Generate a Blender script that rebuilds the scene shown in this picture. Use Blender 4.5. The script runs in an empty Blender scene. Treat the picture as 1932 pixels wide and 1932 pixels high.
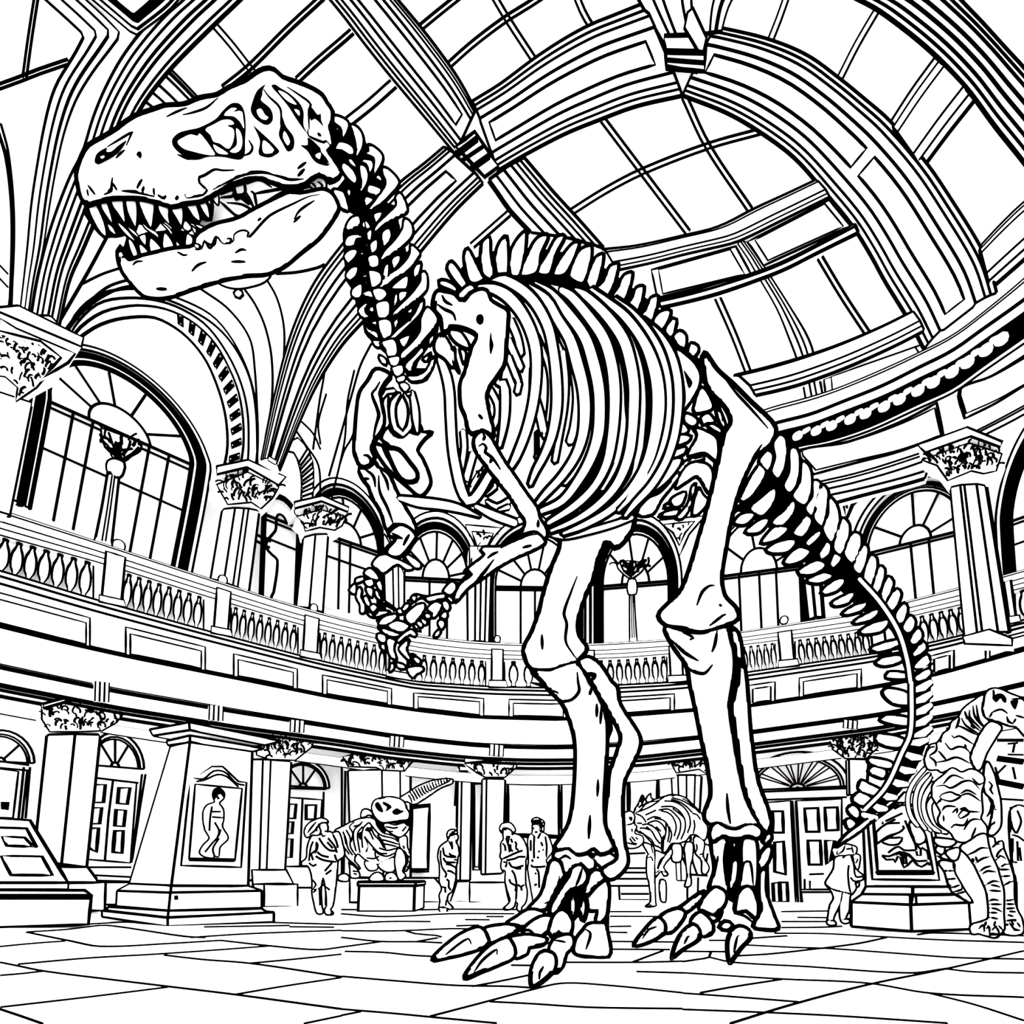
import bpy, math, random
import numpy as np
from mathutils import Vector, geometry
from mathutils.bvhtree import BVHTree

# ---------------------------------------------------------------- camera
FPX, PY, HY, EYE = 1000.0, 1506.0, 1651.0, 0.8
INKF = 1.28   # pen weight
TH = math.atan((HY - PY) / FPX)
SC = bpy.context.scene
COL = SC.collection
cam_d = bpy.data.cameras.new('camera')
cam_d.sensor_width = 36.0
cam_d.lens = FPX / 1932 * 36.0
cam_d.shift_y = (PY - 966) / 1932
cam_d.clip_end = 200
cam = bpy.data.objects.new('camera', cam_d)
COL.objects.link(cam)
cam.location = (0, 0, EYE)
cam.rotation_euler = (math.pi / 2 + TH, 0, 0)
SC.camera = cam
SC.view_settings.view_transform = 'Standard'
SC.view_settings.look = 'None'
SC.view_settings.exposure = 0.7
SC.view_settings.gamma = 1.0
SC.render.film_transparent = False
SC.cycles.max_bounces = 6
SC.cycles.diffuse_bounces = 5
SC.cycles.transmission_bounces = 3
SC.cycles.sample_clamp_direct = 0
SC.cycles.sample_clamp_indirect = 3
SC.cycles.caustics_reflective = False
SC.cycles.caustics_refractive = False
SC.cycles.use_denoising = True
w = bpy.data.worlds.new('daylight')
SC.world = w
w.use_nodes = True
w.node_tree.nodes['Background'].inputs[0].default_value = (1, 1, 1, 1)
w.node_tree.nodes['Background'].inputs[1].default_value = 1.6

# ---------------------------------------------------------------- materials
def paper(name, col=(0.95, 0.95, 0.95), trans=0.0):
    """white surface whose glancing rim reads as a drawn contour; the attribute 'contour' says how wide"""
    m = bpy.data.materials.new(name); m.use_nodes = True
    t = m.node_tree; N = t.nodes; L = t.links
    N.clear()
    out = N.new('ShaderNodeOutputMaterial')
    a = N.new('ShaderNodeBsdfDiffuse')
    nz = N.new('ShaderNodeTexNoise'); nz.inputs['Scale'].default_value = 3.0
    cr = N.new('ShaderNodeMixRGB'); cr.inputs[1].default_value = (*col, 1)
    cr.inputs[2].default_value = (min(1, col[0] + .03), min(1, col[1] + .03), min(1, col[2] + .03), 1)
    L.new(nz.outputs['Fac'], cr.inputs[0]); L.new(cr.outputs[0], a.inputs[0])
    b = N.new('ShaderNodeBsdfDiffuse'); b.inputs[0].default_value = (0, 0, 0, 1)
    src = a.outputs[0]
    if trans:
        tr = N.new('ShaderNodeBsdfTranslucent'); tr.inputs[0].default_value = (.95, .95, .95, 1)
        mt = N.new('ShaderNodeMixShader'); mt.inputs[0].default_value = trans
        L.new(a.outputs[0], mt.inputs[1]); L.new(tr.outputs[0], mt.inputs[2]); src = mt.outputs[0]
        L.new(src, out.inputs[0]); return m
    lw = N.new('ShaderNodeLayerWeight'); lw.inputs[0].default_value = 0.5
    at = N.new('ShaderNodeAttribute'); at.attribute_name = 'contour'
    om = N.new('ShaderNodeMath'); om.operation = 'SUBTRACT'; om.inputs[0].default_value = 1.0
    L.new(lw.outputs['Facing'], om.inputs[1])
    lt = N.new('ShaderNodeMath'); lt.operation = 'LESS_THAN'
    L.new(om.outputs[0], lt.inputs[0]); L.new(at.outputs['Fac'], lt.inputs[1])
    mx = N.new('ShaderNodeMixShader')
    L.new(lt.outputs[0], mx.inputs[0]); L.new(src, mx.inputs[1]); L.new(b.outputs[0], mx.inputs[2])
    L.new(mx.outputs[0], out.inputs[0])
    return m
MATS = {k: paper(k) for k in ('bone', 'plaster', 'stone', 'wood', 'cloth', 'floor_stone')}
MATS['glass'] = paper('frosted_glass', (.9, .9, .9), 0.5)
INK = bpy.data.materials.new('black_ink'); INK.use_nodes = True
_n = INK.node_tree.nodes; _n.clear()
_d = _n.new('ShaderNodeBsdfDiffuse'); _d.inputs[0].default_value = (0, 0, 0, 1)
_o = _n.new('ShaderNodeOutputMaterial'); INK.node_tree.links.new(_d.outputs[0], _o.inputs[0])

# ---------------------------------------------------------------- projection helpers
CT, ST = math.cos(TH), math.sin(TH)
CAM = Vector((0, 0, EYE))
RR = 14.0
RC = (0.117 * RR, 0.153 * RR)
def ray(x, y):
    X = x - 966.0; U = -(y - PY)
    return Vector((X, FPX * CT - U * ST, FPX * ST + U * CT))
def P(x, y, Y):
    r = ray(x, y); return CAM + r * (Y / r.y)
def K(x, y, Y):
    """metres per photo pixel at depth Y"""
    return Y / ray(x, y).y
def cyl(R):
    def s(x, y):
        r = ray(x, y); L = math.hypot(r.x, r.y); ux, uy = r.x / L, r.y / L
        bb = -RC[0] * ux - RC[1] * uy; cc = RC[0] ** 2 + RC[1] ** 2 - R * R
        t = -bb + math.sqrt(bb * bb - cc)
        p = CAM + r * (t / L)
        n = Vector((RC[0] - p.x, RC[1] - p.y, 0)).normalized()
        return p, n
    return s
ZS, ZR = 14.2, 11.0
def dome(R):
    c = cyl(R)
    def s(x, y):
        p, n = c(x, y)
        if p.z <= ZS: return p, n
        r = ray(x, y); zr = ZR + (R - RR)
        o = Vector((-RC[0] / R, -RC[1] / R, (EYE - ZS) / zr)); d = Vector((r.x / R, r.y / R, r.z / zr))
        A = d.dot(d); B = 2 * o.dot(d); C = o.dot(o) - 1
        k = (-B + math.sqrt(B * B - 4 * A * C)) / (2 * A)
        p = CAM + r * k
        n = -Vector(((p.x - RC[0]) / R ** 2, (p.y - RC[1]) / R ** 2, (p.z - ZS) / zr ** 2)).normalized()
        return p, n
    return s
def plane(Y):
    f = Y if callable(Y) else (lambda x, y: Y)
    def s(x, y):
        return P(x, y, f(x, y)), -ray(x, y).normalized()
    return s
def ground(x, y, z=0.0):
    r = ray(x, y); return CAM + r * ((z - EYE) / r.z)
def yfl(x, y):
    '''depth of the floor under a photo pixel'''
    return ground(x, y, 0.0).y if y > HY + 6 else 99.0
def gs(z=0.0):
    return lambda x, y: (ground(x, y, z), Vector((0, 0, 1)))
def S(ox, oy, k, t):
    return [(ox + float(a.split(',')[0]) / k, oy + float(a.split(',')[1]) / k) for a in t.split()]
def T1(t): return S(0, 0, 3, t)
def T2(t): return S(644, 0, 3, t)
def T3(t): return S(1288, 0, 3, t)
def T4(t): return S(0, 644, 3, t)
def T5(t): return S(644, 644, 3, t)
def T6(t): return S(1288, 644, 3, t)
def T7(t): return S(0, 1288, 3, t)
def T8(t): return S(644, 1288, 3, t)
def T9(t): return S(1288, 1288, 3, t)
def Q(t): return S(0, 0, 1, t)

def cr(pts, step=6.0, closed=False):
    """smooth curve through the points; a repeated point is a corner"""
    p = [np.array(q, float) for q in pts]; n = len(p); out = []
    rng = range(n) if closed else range(n - 1)
    for i in rng:
        a, b = p[i], p[(i + 1) % n]
        d = np.linalg.norm((b - a)[:2])
        if d < 1e-6: continue
        z = p[i - 1] if (closed or i > 0) else a
        c = p[(i + 2) % n] if (closed or i + 2 < n) else b
        dz = np.linalg.norm((a - z)[:2]); dc = np.linalg.norm((c - b)[:2])
        ma = (b - z) / (dz + d) * d if dz > 1e-6 else (b - a)
        mb = (c - a) / (d + dc) * d if dc > 1e-6 else (b - a)
        k = max(1, int(round(d / step)))
        for j in range(k):
            t = j / k; t2 = t * t; t3 = t2 * t
            out.append((2*t3-3*t2+1)*a + (t3-2*t2+t)*ma + (-2*t3+3*t2)*b + (t3-t2)*mb)
    if not closed: out.append(p[-1])
    return [tuple(q) for q in out]
def resample(pts, n):
    p = np.array(pts, float); d = np.r_[0, np.cumsum(np.linalg.norm(np.diff(p[:, :2], axis=0), axis=1))]
    u = np.linspace(0, d[-1], n)
    return [tuple(np.interp(v, d, p[:, k]) for k in range(p.shape[1])) for v in u]
def yat(curve, x):
    c = sorted(curve); return float(np.interp(x, [q[0] for q in c], [q[1] for q in c]))

# ---------------------------------------------------------------- mesh builder
class M:
    def __init__(s): s.v = []; s.f = []; s.m = []; s.c = []; s.sm = []; s.bvh = None
    def add(s, vs, fs, mat=0, c=0.0, smooth=False):
        o = len(s.v); s.v += [tuple(q) for q in vs]
        s.c += list(c) if hasattr(c, '__len__') else [c] * len(vs)
        s.f += [tuple(i + o for i in f) for f in fs]; s.m += [mat] * len(fs); s.sm += [smooth] * len(fs)
    def tube(s, pts, r, closed=False, n=4, mat=1):
        q = [Vector(p) for p in pts]
        g = [q[0]] + [b for a, b in zip(q, q[1:]) if (b - a).length > 1e-5]
        if closed and (g[0] - g[-1]).length < 1e-5: g.pop()
        if len(g) < 2: return
        N = len(g); rs = r if hasattr(r, '__len__') else [r] * N
        if mat == 1: rs = [a * INKF for a in rs]
        if len(rs) != N: rs = [rs[min(int(i * len(rs) / N), len(rs) - 1)] for i in range(N)]
        vs = []; pu = None
        for i in range(N):
            a = g[i - 1] if (closed or i) else g[i]; b = g[(i + 1) % N] if (closed or i < N - 1) else g[i]
            t = (b - a)
            t = t.normalized() if t.length > 1e-9 else Vector((0, 0, 1))
            v = (g[i] - CAM).normalized()
            u = t.cross(v)
            if u.length < 1e-3: u = pu or t.orthogonal()
            u.normalize(); pu = u; w_ = t.cross(u)
            for j in range(n):
                an = 2 * math.pi * j / n
                vs.append(g[i] + (u * math.cos(an) + w_ * math.sin(an)) * rs[i])
        fs = []
        for i in range(N if closed else N - 1):
            for j in range(n):
                i2 = (i + 1) % N; fs.append((i*n+j, i*n+(j+1) % n, i2*n+(j+1) % n, i2*n+j))
        if not closed:
            fs.append(tuple(range(n))[::-1]); fs.append(tuple((N-1)*n+j for j in range(n)))
        s.add(vs, fs, mat)
    def line(s, pts, w_, surf, sm=True, closed=False, step=8, taper=False, lift=0.0):
        """ink line of w_ photo pixels on a surface"""
        q = cr(pts, step, closed) if sm else (cr([p for p in pts for _ in (0, 1)], step * 2, closed))
        W = []; R = []
        for i, (x, y) in enumerate(q):
            p, n = surf(x, y); W.append(p + n * lift)
            k = (p - CAM).length / ray(x, y).length
            R.append(k * w_ / 2)
        rm = sum(R) / len(R); R = [rm * .5 + a * .5 for a in R]
        if taper:
            N = len(R); R = [a * (0.35 + 0.65 * math.sin(math.pi * (i + .5) / N)) for i, a in enumerate(R)]
        s.tube(W, R, closed)
    def getbvh(s):
        if s.bvh is None: s.bvh = BVHTree.FromPolygons([Vector(v) for v in s.v], [f for f, m in zip(s.f, s.m) if m != 1])
        return s.bvh
    def surf(s, Y=7.0):
        b = s.getbvh(); fb = Y if callable(Y) else (lambda x, y: Y)
        def fn(x, y):
            r = ray(x, y).normalized(); h = b.ray_cast(CAM, r)
            if h[0] is None: return P(x, y, fb(x, y)), -r
            return h[0], -r
        return fn
    def strokes(s, data, w_=3.0, Y=7.0, taper=True, sm=True):
        f = s.surf(Y)
        for d in data: s.line(d, w_, f, sm=sm, taper=taper, step=5, lift=0.003)
    def fill(s, poly, mat=1, lift=.012, step=6, surf=None, sm=True, Y=7.0):
        f = surf or s.surf(Y)
        pl = cr(poly, step, True) if sm else [p for p in poly]
        vs, fs = tri(pl, step)
        W = []
        for x, y in vs:
            p, n = f(x, y); W.append(p + n * lift)
        s.add(W, fs, mat)
    def build(s, name, mat='plaster', parent=None, **props):
        me = bpy.data.meshes.new(name); me.from_pydata(s.v, [], s.f)
        me.materials.append(MATS[mat]); me.materials.append(INK)
        me.polygons.foreach_set('material_index', s.m)
        me.polygons.foreach_set('use_smooth', s.sm)
        a = me.attributes.new('contour', 'FLOAT', 'POINT'); a.data.foreach_set('value', [float(x) for x in s.c])
        me.update()
        o = bpy.data.objects.new(name, me); COL.objects.link(o)
        if parent is not None: o.parent = parent; o.matrix_parent_inverse = parent.matrix_world.inverted()
        for k, v in props.items(): o[k] = v
        return o
def thing(name, label, cat, loc=(0, 0, 0), group=None):
    o = bpy.data.objects.new(name, None); COL.objects.link(o); o.location = loc
    o.empty_display_size = .1
    bpy.context.view_layer.update()
    o['label'] = label; o['category'] = cat
    if group: o['group'] = group
    return o

def tri(poly, step):
    """triangulate a closed outline with inner grid points"""
    a = np.array(poly, float)
    x0, y0 = a.min(0); x1, y1 = a.max(0)
    gx = np.arange(x0 + step / 2, x1, step); gy = np.arange(y0 + step / 2, y1, step)
    pts = []
    b = np.roll(a, -1, axis=0); d = b - a; L2 = (d ** 2).sum(1) + 1e-9
    for y in gy:
        for x in gx:
            t = np.clip(((np.array((x, y)) - a) * d).sum(1) / L2, 0, 1)
            c = a + d * t[:, None]; ds = np.hypot(c[:, 0] - x, c[:, 1] - y).min()
            if ds < step * .45: continue
            ins = ((a[:, 1] > y) != (b[:, 1] > y)) & (x < d[:, 0] * (y - a[:, 1]) / np.where(abs(d[:, 1]) < 1e-9, 1e-9, d[:, 1]) + a[:, 0])
            if ins.sum() % 2: pts.append((x, y))
    allp = [Vector(p) for p in poly] + [Vector(p) for p in pts]
    n = len(poly)
    r = geometry.delaunay_2d_cdt(allp, [(i, (i + 1) % n) for i in range(n)], [], 1, 1e-4)
    vs = [(v.x, v.y) for v in r[0]]
    fs = []
    for f in r[2]:
        c = [sum(vs[i][k] for i in f) / 3 for k in (0, 1)]
        ins = ((a[:, 1] > c[1]) != (b[:, 1] > c[1])) & (c[0] < d[:, 0] * (c[1] - a[:, 1]) / np.where(abs(d[:, 1]) < 1e-9, 1e-9, d[:, 1]) + a[:, 0])
        if ins.sum() % 2: fs.append(tuple(f))
    return vs, fs

def blob(m, poly, Y, th=0.15, rnd=25.0, w_=6.0, step=7.0, sm=True, c=0.0, edge=0.25):
    """closed rounded body: front and back swell from the traced rim; real thickness 2*th metres; ink seam on the rim"""
    Yf = Y if callable(Y) else (lambda x, y: Y)
    pl = cr(poly, step, True) if sm else cr([p for p in poly for _ in (0, 1)], step * 1.5, True)
    vs, fs = tri(pl, step)
    a = np.array(pl); b = np.roll(a, -1, axis=0); d = b - a; L2 = (d ** 2).sum(1) + 1e-9
    fr = []; bk = []; rim = []
    for x, y in vs:
        t = np.clip(((np.array((x, y)) - a) * d).sum(1) / L2, 0, 1)
        q = a + d * t[:, None]; ds = float(np.hypot(q[:, 0] - x, q[:, 1] - y).min())
        u = min(ds / rnd, 1.0); h = th * (edge + (1 - edge) * math.sqrt(max(0, 1 - (1 - u) ** 2)))
        r = ray(x, y).normalized(); p = P(x, y, Yf(x, y))
        fr.append(p - r * h); bk.append(p + r * h)
    n = len(vs)
    # boundary edges
    ec = {}
    for f in fs:
        for i in range(3):
            e = (f[i], f[(i + 1) % 3]); ec[e] = 1
    side = [e for e in ec if (e[1], e[0]) not in ec]
    F = [f[::-1] for f in fs] + [tuple(i + n for i in f) for f in fs]
    F += [(e[0], e[1], e[1] + n, e[0] + n) for e in side]
    m.add(fr + bk, F, 0, c, True)
    if w_:
        pts = [];R = []
        for x, y in pl:
            r = ray(x, y).normalized(); p = P(x, y, Yf(x, y)); pts.append(p - r * th * edge)
            R.append(K(x, y, Yf(x, y)) * w_ / 2)
        m.tube(pts, R, True, n=5)
    m.bvh = None

def contour(a, b, w_):
    """glancing threshold that gives a rim w_ wide on an ellipse of half-width a and half-depth b"""
    s0 = max(0.0, 1 - w_ / max(a, 1e-6)); c0 = math.sqrt(max(0, 1 - s0 * s0))
    nx, ny = s0 / a, c0 / b
    v = ny / math.hypot(nx, ny)
    return min(v, .93)
def bone(m, pts, flat=0.8, w_=4.0, n=12, step=9, cap=0.8, rim=False):
    """tapering round bone along (x, y, Y, half width in photo px)"""
    q = cr(pts, step)
    g = [Vector(P(x, y, Y)) for x, y, Y, h in q]
    hw = [max(h, .4) * K(x, y, Y) for x, y, Y, h in q]; kk = [K(x, y, Y) for x, y, Y, h in q]
    N = len(g); T = []
    for i in range(N):
        t = g[min(i + 1, N - 1)] - g[max(i - 1, 0)]; T.append(t.normalized())
    rings = []; rim_ = [[], []]
    if rim:
        for i in range(N):
            v = (g[i] - CAM).normalized(); sd = T[i].cross(v)
            if sd.length < 1e-3: sd = T[i].orthogonal()
            sd.normalize()
            for k_ in (0, 1): rim_[k_].append(g[i] + sd * hw[i] * (.93, -.93)[k_] - v * hw[i] * flat * .3)
        m.tube(rim_[0] + [g[-1] + T[-1] * hw[-1] * cap] + rim_[1][::-1] + [g[0] - T[0] * hw[0] * cap], sum(kk) / N * w_ / 2, True, n=5)
        w_ = 0
    if cap: 
        for a in (80, 50, 25): rings.append((g[0] - T[0] * hw[0] * cap * math.sin(math.radians(a)), 0, math.cos(math.radians(a))))
    for i in range(N): rings.append((g[i], i, 1.0))
    if cap:
        for a in (25, 50, 80): rings.append((g[-1] + T[-1] * hw[-1] * cap * math.sin(math.radians(a)), N - 1, math.cos(math.radians(a))))
    vs = []; cs = []
    for p, i, k in rings:
        v = (p - CAM).normalized(); sd = T[i].cross(v)
        if sd.length < 1e-3: sd = T[i].orthogonal()
        sd.normalize(); dp = T[i].cross(sd)
        c = contour(hw[i], hw[i] * flat, w_ * 1.2 * kk[i]) * max(.15, T[i].cross(v).length) if w_ else 0.0
        for j in range(n):
            an = 2 * math.pi * j / n
            vs.append(p + sd * (math.cos(an) * hw[i] * k) + dp * (math.sin(an) * hw[i] * flat * k)); cs.append(c)
    R_ = len(rings); fs = []
    for i in range(R_ - 1):
        for j in range(n): fs.append((i*n+j, i*n+(j+1) % n, (i+1)*n+(j+1) % n, (i+1)*n+j))
    fs.append(tuple(range(n))[::-1]); fs.append(tuple((R_-1)*n+j for j in range(n)))
    m.add(vs, fs, 0, cs, True)

def strip(m, A, B, prof, surf, w_=3.5, thick=.25, step=16, ends=True, sm=True):
    """moulded band between two traced edges; prof = [(t, lift, line width factor)...]"""
    a = cr(A, step) if sm else cr([p for p in A for _ in (0, 1)], step)
    b = cr(B, step) if sm else cr([p for p in B for _ in (0, 1)], step)
    n = max(len(a), len(b)); a = resample(a, n); b = resample(b, n)
    rows = []
    for i in range(n):
        pa, na = surf(*a[i]); pb, nb = surf(*b[i]); nn = (na + nb).normalized()
        row = [pa.lerp(pb, t) + nn * h for t, h, _ in prof]
        row += [pb - nn * thick, pa - nn * thick]
        rows.append(row)
    k = len(rows[0]); vs = [v for r in rows for v in r]; fs = []
    for i in range(n - 1):
        for j in range(k): fs.append((i*k+j, i*k+(j+1) % k, (i+1)*k+(j+1) % k, (i+1)*k+j))
    fs.append(tuple(range(k))[::-1]); fs.append(tuple((n-1)*k+j for j in range(k)))
    m.add(vs, fs, 0)
    def rad(i, wf):
        x, y = a[i]; p = rows[i][0]; bw = math.hypot(x - b[i][0], y - b[i][1]); nl = sum(1 for q in prof if q[2])
        return (p - CAM).length / ray(x, y).length * w_ * wf / 2 * (min(1, max(.3, bw / (nl * 10))) if nl > 3 else 1)
    for j, (t, h, wf) in enumerate(prof):
        if wf:
            r0 = [rad(i, wf) for i in range(n)]; mean = sum(r0) / n
            m.tube([rows[i][j] for i in range(n)], [(x + mean) / 2 for x in r0])
    if ends:
        for i in (0, n - 1): m.tube([rows[i][j] for j in range(len(prof))], rad(i, 1))
def plate(m, poly, surf, lift=.05, thick=.1, w_=3.5, sm=False, step=24, mat=0):
    pl = cr(poly, step, True) if sm else cr([p for p in poly for _ in (0, 1)], step, True)
    vs, fs = tri(pl, step)
    f_ = []; b_ = []
    for x, y in vs:
        p, n = surf(x, y); f_.append(p + n * lift); b_.append(p - n * thick)
    n_ = len(vs); ec = {}
    for f in fs:
        for i in range(3): ec[(f[i], f[(i+1) % 3])] = 1
    side = [e for e in ec if (e[1], e[0]) not in ec]
    m.add(f_ + b_, [f[::-1] for f in fs] + [tuple(i + n_ for i in f) for f in fs] + [(e[0], e[1], e[1]+n_, e[0]+n_) for e in side], mat)
    if w_: m.line(pl, w_, surf, closed=True, step=step, lift=lift)
def solid(m, pts, faces, w_=3.5, skip=()):
    """faceted body; pts are world points; every edge inked"""
    m.add(pts, faces, 0)
    es = set()
    for f in faces:
        for i in range(len(f)): es.add(tuple(sorted((f[i], f[(i+1) % len(f)]))))
    for a, b in es:
        if (a, b) in skip: continue
        pa, pb = Vector(pts[a]), Vector(pts[b]); n = max(1, int((pa - pb).length / .6))
        q = [pa.lerp(pb, i / n) for i in range(n + 1)]
        mid = (pa + pb) / 2; zc = (mid - CAM).dot(Vector((0, CT, ST)))
        m.tube(q, zc / FPX * w_ / 2)
def box(m, c, sx, sy, z0, z1, rot=0.0, w_=3.5, top=1.0):
    ca, sa = math.cos(rot), math.sin(rot); v = []
    for z, k in ((z0, 1.0), (z1, top)):
        for a, b in ((-1, -1), (1, -1), (1, 1), (-1, 1)):
            x, y = a * sx / 2 * k, b * sy / 2 * k; v.append((c[0] + x*ca - y*sa, c[1] + x*sa + y*ca, z))
    solid(m, v, [(0,3,2,1), (4,5,6,7), (0,1,5,4), (1,2,6,5), (2,3,7,6), (3,0,4,7)], w_)
def squiggles(m, poly, surf, n, w_=2.2, size=14, seed=1, lift=.06):
    """carved leaf curls inside an outline"""
    rnd = random.Random(seed); a = np.array(poly); x0, y0 = a.min(0); x1, y1 = a.max(0); k = 0; b = np.roll(a, -1, axis=0); d = b - a
    tries = 0
    while k < n and tries < n * 20:
        tries += 1
        x, y = rnd.uniform(x0, x1), rnd.uniform(y0, y1)
        ins = ((a[:, 1] > y) != (b[:, 1] > y)) & (x < d[:, 0] * (y - a[:, 1]) / np.where(abs(d[:, 1]) < 1e-9, 1e-9, d[:, 1]) + a[:, 0])
        if ins.sum() % 2 == 0: continue
        k += 1; an = -1.57 + (x - (x0 + x1) / 2) / (x1 - x0) * 1.8 + rnd.uniform(-.5, .5); cu = rnd.choice((-1, 1)) * rnd.uniform(.1, .75); L = size * rnd.uniform(.6, 1.5)
        q = [(x, y)]
        for j in range(4):
            q.append((q[-1][0] + math.cos(an) * L / 4, q[-1][1] + math.sin(an) * L / 4)); an += cu
        m.line(q, w_ * rnd.uniform(.8, 1.6), surf, step=4, lift=lift + .06)
for i, (x, y, z, e, r) in enumerate(((0, -3.5, 5, 1400, 1.5), (-9, 4, 6, 1500, 1.0), (6, 5, 9, 1800, 1.0), (1.6, 10, 8.5, 1500, 1.0), (0, -4, 12, 2500, 1.5), (1.5, 3, 16, 3000, 1.5), (-6, 7.5, 3.6, 700, 1.0), (6.5, 8.5, 3.6, 700, 1.0), (0.5, 11, 3.4, 700, 1.0), (-9, 6, 9.5, 900, 1), (9, 8, 9.5, 900, 1), (0, 12, 9, 900, 1))):  # unseen point lights added as fill inside the hall
    ld = bpy.data.lights.new('fill_light', 'POINT'); ld.energy = e * .35; ld.shadow_soft_size = r
    lo = bpy.data.objects.new('fill_light', ld); COL.objects.link(lo); lo.location = (x, y, z)
def struct(m, name, mat='plaster', parent=None):
    o = m.build(name, mat, parent)
    if parent is None: o['kind'] = 'structure'
    return o
# curves of the ring balcony, traced
CA = Q('-60,1166 0,1181 120,1211 235,1237 440,1278 640,1318 780,1339 900,1353 1060,1357 1190,1349 1411,1332 1655,1296 1765,1273 1932,1226 2000,1205')
CB = Q('-60,1233 0,1247 207,1291 420,1334 644,1373 760,1390 877,1401 970,1405 1080,1405 1207,1398 1413,1383 1665,1350 1761,1329 1861,1305 1932,1287 2000,1268')
CB2 = Q('-60,1284 0,1298 220,1340 450,1376 644,1402 731,1416 867,1431 970,1437 1080,1437 1210,1431 1415,1408 1665,1376 1932,1325 2000,1308')
CC = Q('-60,950 17,974 177,1026 367,1088 520,1137 644,1172 777,1201 880,1214 984,1219 1110,1219 1277,1210 1391,1197 1608,1163 1718,1137 1808,1114 1932,1080 2000,1060')
CR_ = Q('-60,992 17,1014 187,1061 387,1124 563,1177 644,1197 785,1230 915,1243 1050,1245 1180,1240 1290,1231 1395,1217 1608,1190 1728,1160 1815,1140 1932,1108 2000,1090')
CF = Q('-60,1068 0,1084 177,1137 383,1194 600,1251 777,1290 926,1300 1050,1302 1180,1296 1290,1290 1408,1273 1648,1238 1755,1218 1932,1175 2000,1158')
def off(c, d): return [(x, y + d) for x, y in c]
def mix(a, b, t): return [(x, y * (1 - t) + yat(b, x) * t) for x, y in a]
def sub(c, x0, x1, n=None):
    n = n or max(2, int(abs(x1 - x0) / 40) + 1)
    return [(x, yat(c, x)) for x in np.linspace(x0, x1, n)]
SW, SL, SB, SU = cyl(15.6), cyl(14.2), cyl(14.0), cyl(15.2)
SD = dome(14.0); SD2 = dome(14.25); SDO = dome(14.5)

# ---- floor
m = M(); nf = 48
ring = [Vector((RC[0] + 15.9 * math.cos(a), RC[1] + 15.9 * math.sin(a), 0)) for a in np.linspace(0, 2 * math.pi, nf, endpoint=False)]
m.add(ring + [v - Vector((0, 0, .3)) for v in ring], [tuple(range(nf)), tuple(range(nf, 2 * nf))[::-1]] + [(i, i + nf, (i + 1) % nf + nf, (i + 1) % nf) for i in range(nf)])
FL = [T7('0,1390 500,1370 760,1358 1100,1368'), T7('150,1415 380,1400 560,1378 640,1380 1050,1440 1160,1446'), T7('150,1415 400,1465 570,1496 990,1478 1250,1462'),
 T7('0,1497 200,1478 370,1466'), T7('1080,1446 1400,1425 1932,1405'), T7('1250,1462 1520,1492 1800,1515 1932,1500'),
 T7('100,1597 500,1562 880,1540 1200,1518 1520,1494'), T7('0,1585 100,1605 250,1635 620,1682 950,1722 1330,1768 1932,1850'),
 T7('0,1660 120,1650 250,1635'), T7('930,1545 1150,1570 1420,1592 1932,1668'), T7('1410,1592 1700,1565 1932,1540'),
 T7('1932,1672 1600,1722 1330,1768'), T7('0,1840 500,1782 950,1726'), T7('0,1850 120,1890 240,1932'), T7('1720,1932 1932,1888'),
 T7('1640,1385 1890,1388'), T7('1155,1386 1640,1378'), T7('1500,1360 1932,1372'),
 T8('0,1288 400,1290 640,1286 1000,1288'), T8('0,1312 250,1328 620,1312 980,1312'), T8('0,1372 260,1356 505,1356'), T8('0,1408 320,1408 620,1396 760,1398'),
 T8('0,1445 220,1468 430,1470 570,1476'), T8('370,1410 420,1424 565,1440 430,1468'), T8('0,1500 220,1470'), T8('20,1524 240,1530 420,1548 640,1556'),
 T8('0,1665 300,1690 640,1716 950,1722 1080,1730'), T8('740,1722 900,1692 1075,1655'), T8('500,1892 760,1824 1080,1740 1250,1704 1500,1715 1932,1758'),
 T8('840,1808 1080,1820 1400,1840 1932,1848'), T8('0,1850 300,1875 560,1900 880,1930'), T8('0,1886 110,1864'), T8('1270,1586 1660,1586 1932,1580'),
 T8('1650,1584 1740,1550 1820,1520'), T8('1670,1638 1932,1646'), T8('1520,1300 1700,1300'), T8('1520,1326 1932,1328'), T8('1520,1384 1640,1382'), T8('1530,1468 1932,1472'),
 T8('1530,1512 1860,1514'), T8('1510,1416 1620,1418'), T8('820,1328 920,1328'), T8('700,1345 840,1346'), T8('650,1380 780,1376'), T8('960,1602 1080,1604'),
 T9('520,1422 800,1424 1100,1440 1480,1460 1932,1474'), T9('360,1488 640,1502 830,1508 1250,1538 1560,1560 1932,1568'), T9('780,1508 1000,1478 1150,1446'),
 T9('300,1550 500,1538 770,1508'), T9('270,1932 600,1830 1040,1714 1500,1620 1932,1520'), T9('150,1556 280,1585 700,1610 1290,1646 1500,1620'),
 T9('0,1645 560,1680 1050,1704 1400,1760 1932,1784'), T9('1380,1756 1650,1824 1932,1915'), T9('1480,1622 1650,1640 1932,1646'), T9('100,1758 300,1722 560,1682'),
 T9('0,1760 280,1780 660,1810'), T9('0,1852 440,1868 900,1890 1500,1930'), T9('0,1582 80,1570 150,1556 160,1524'), T9('0,1524 250,1526'), T9('150,1462 240,1462'),
 T9('390,1450 590,1436'), T9('560,1390 780,1388 900,1382'), T9('560,1356 820,1356'), T9('560,1300 820,1296'), T9('650,1332 820,1334'), T9('1330,1430 1400,1420 1932,1436')]
for q in FL: m.line(q, 4.6, gs(0.002), step=14)
o = struct(m, 'floor', 'floor_stone')

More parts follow.
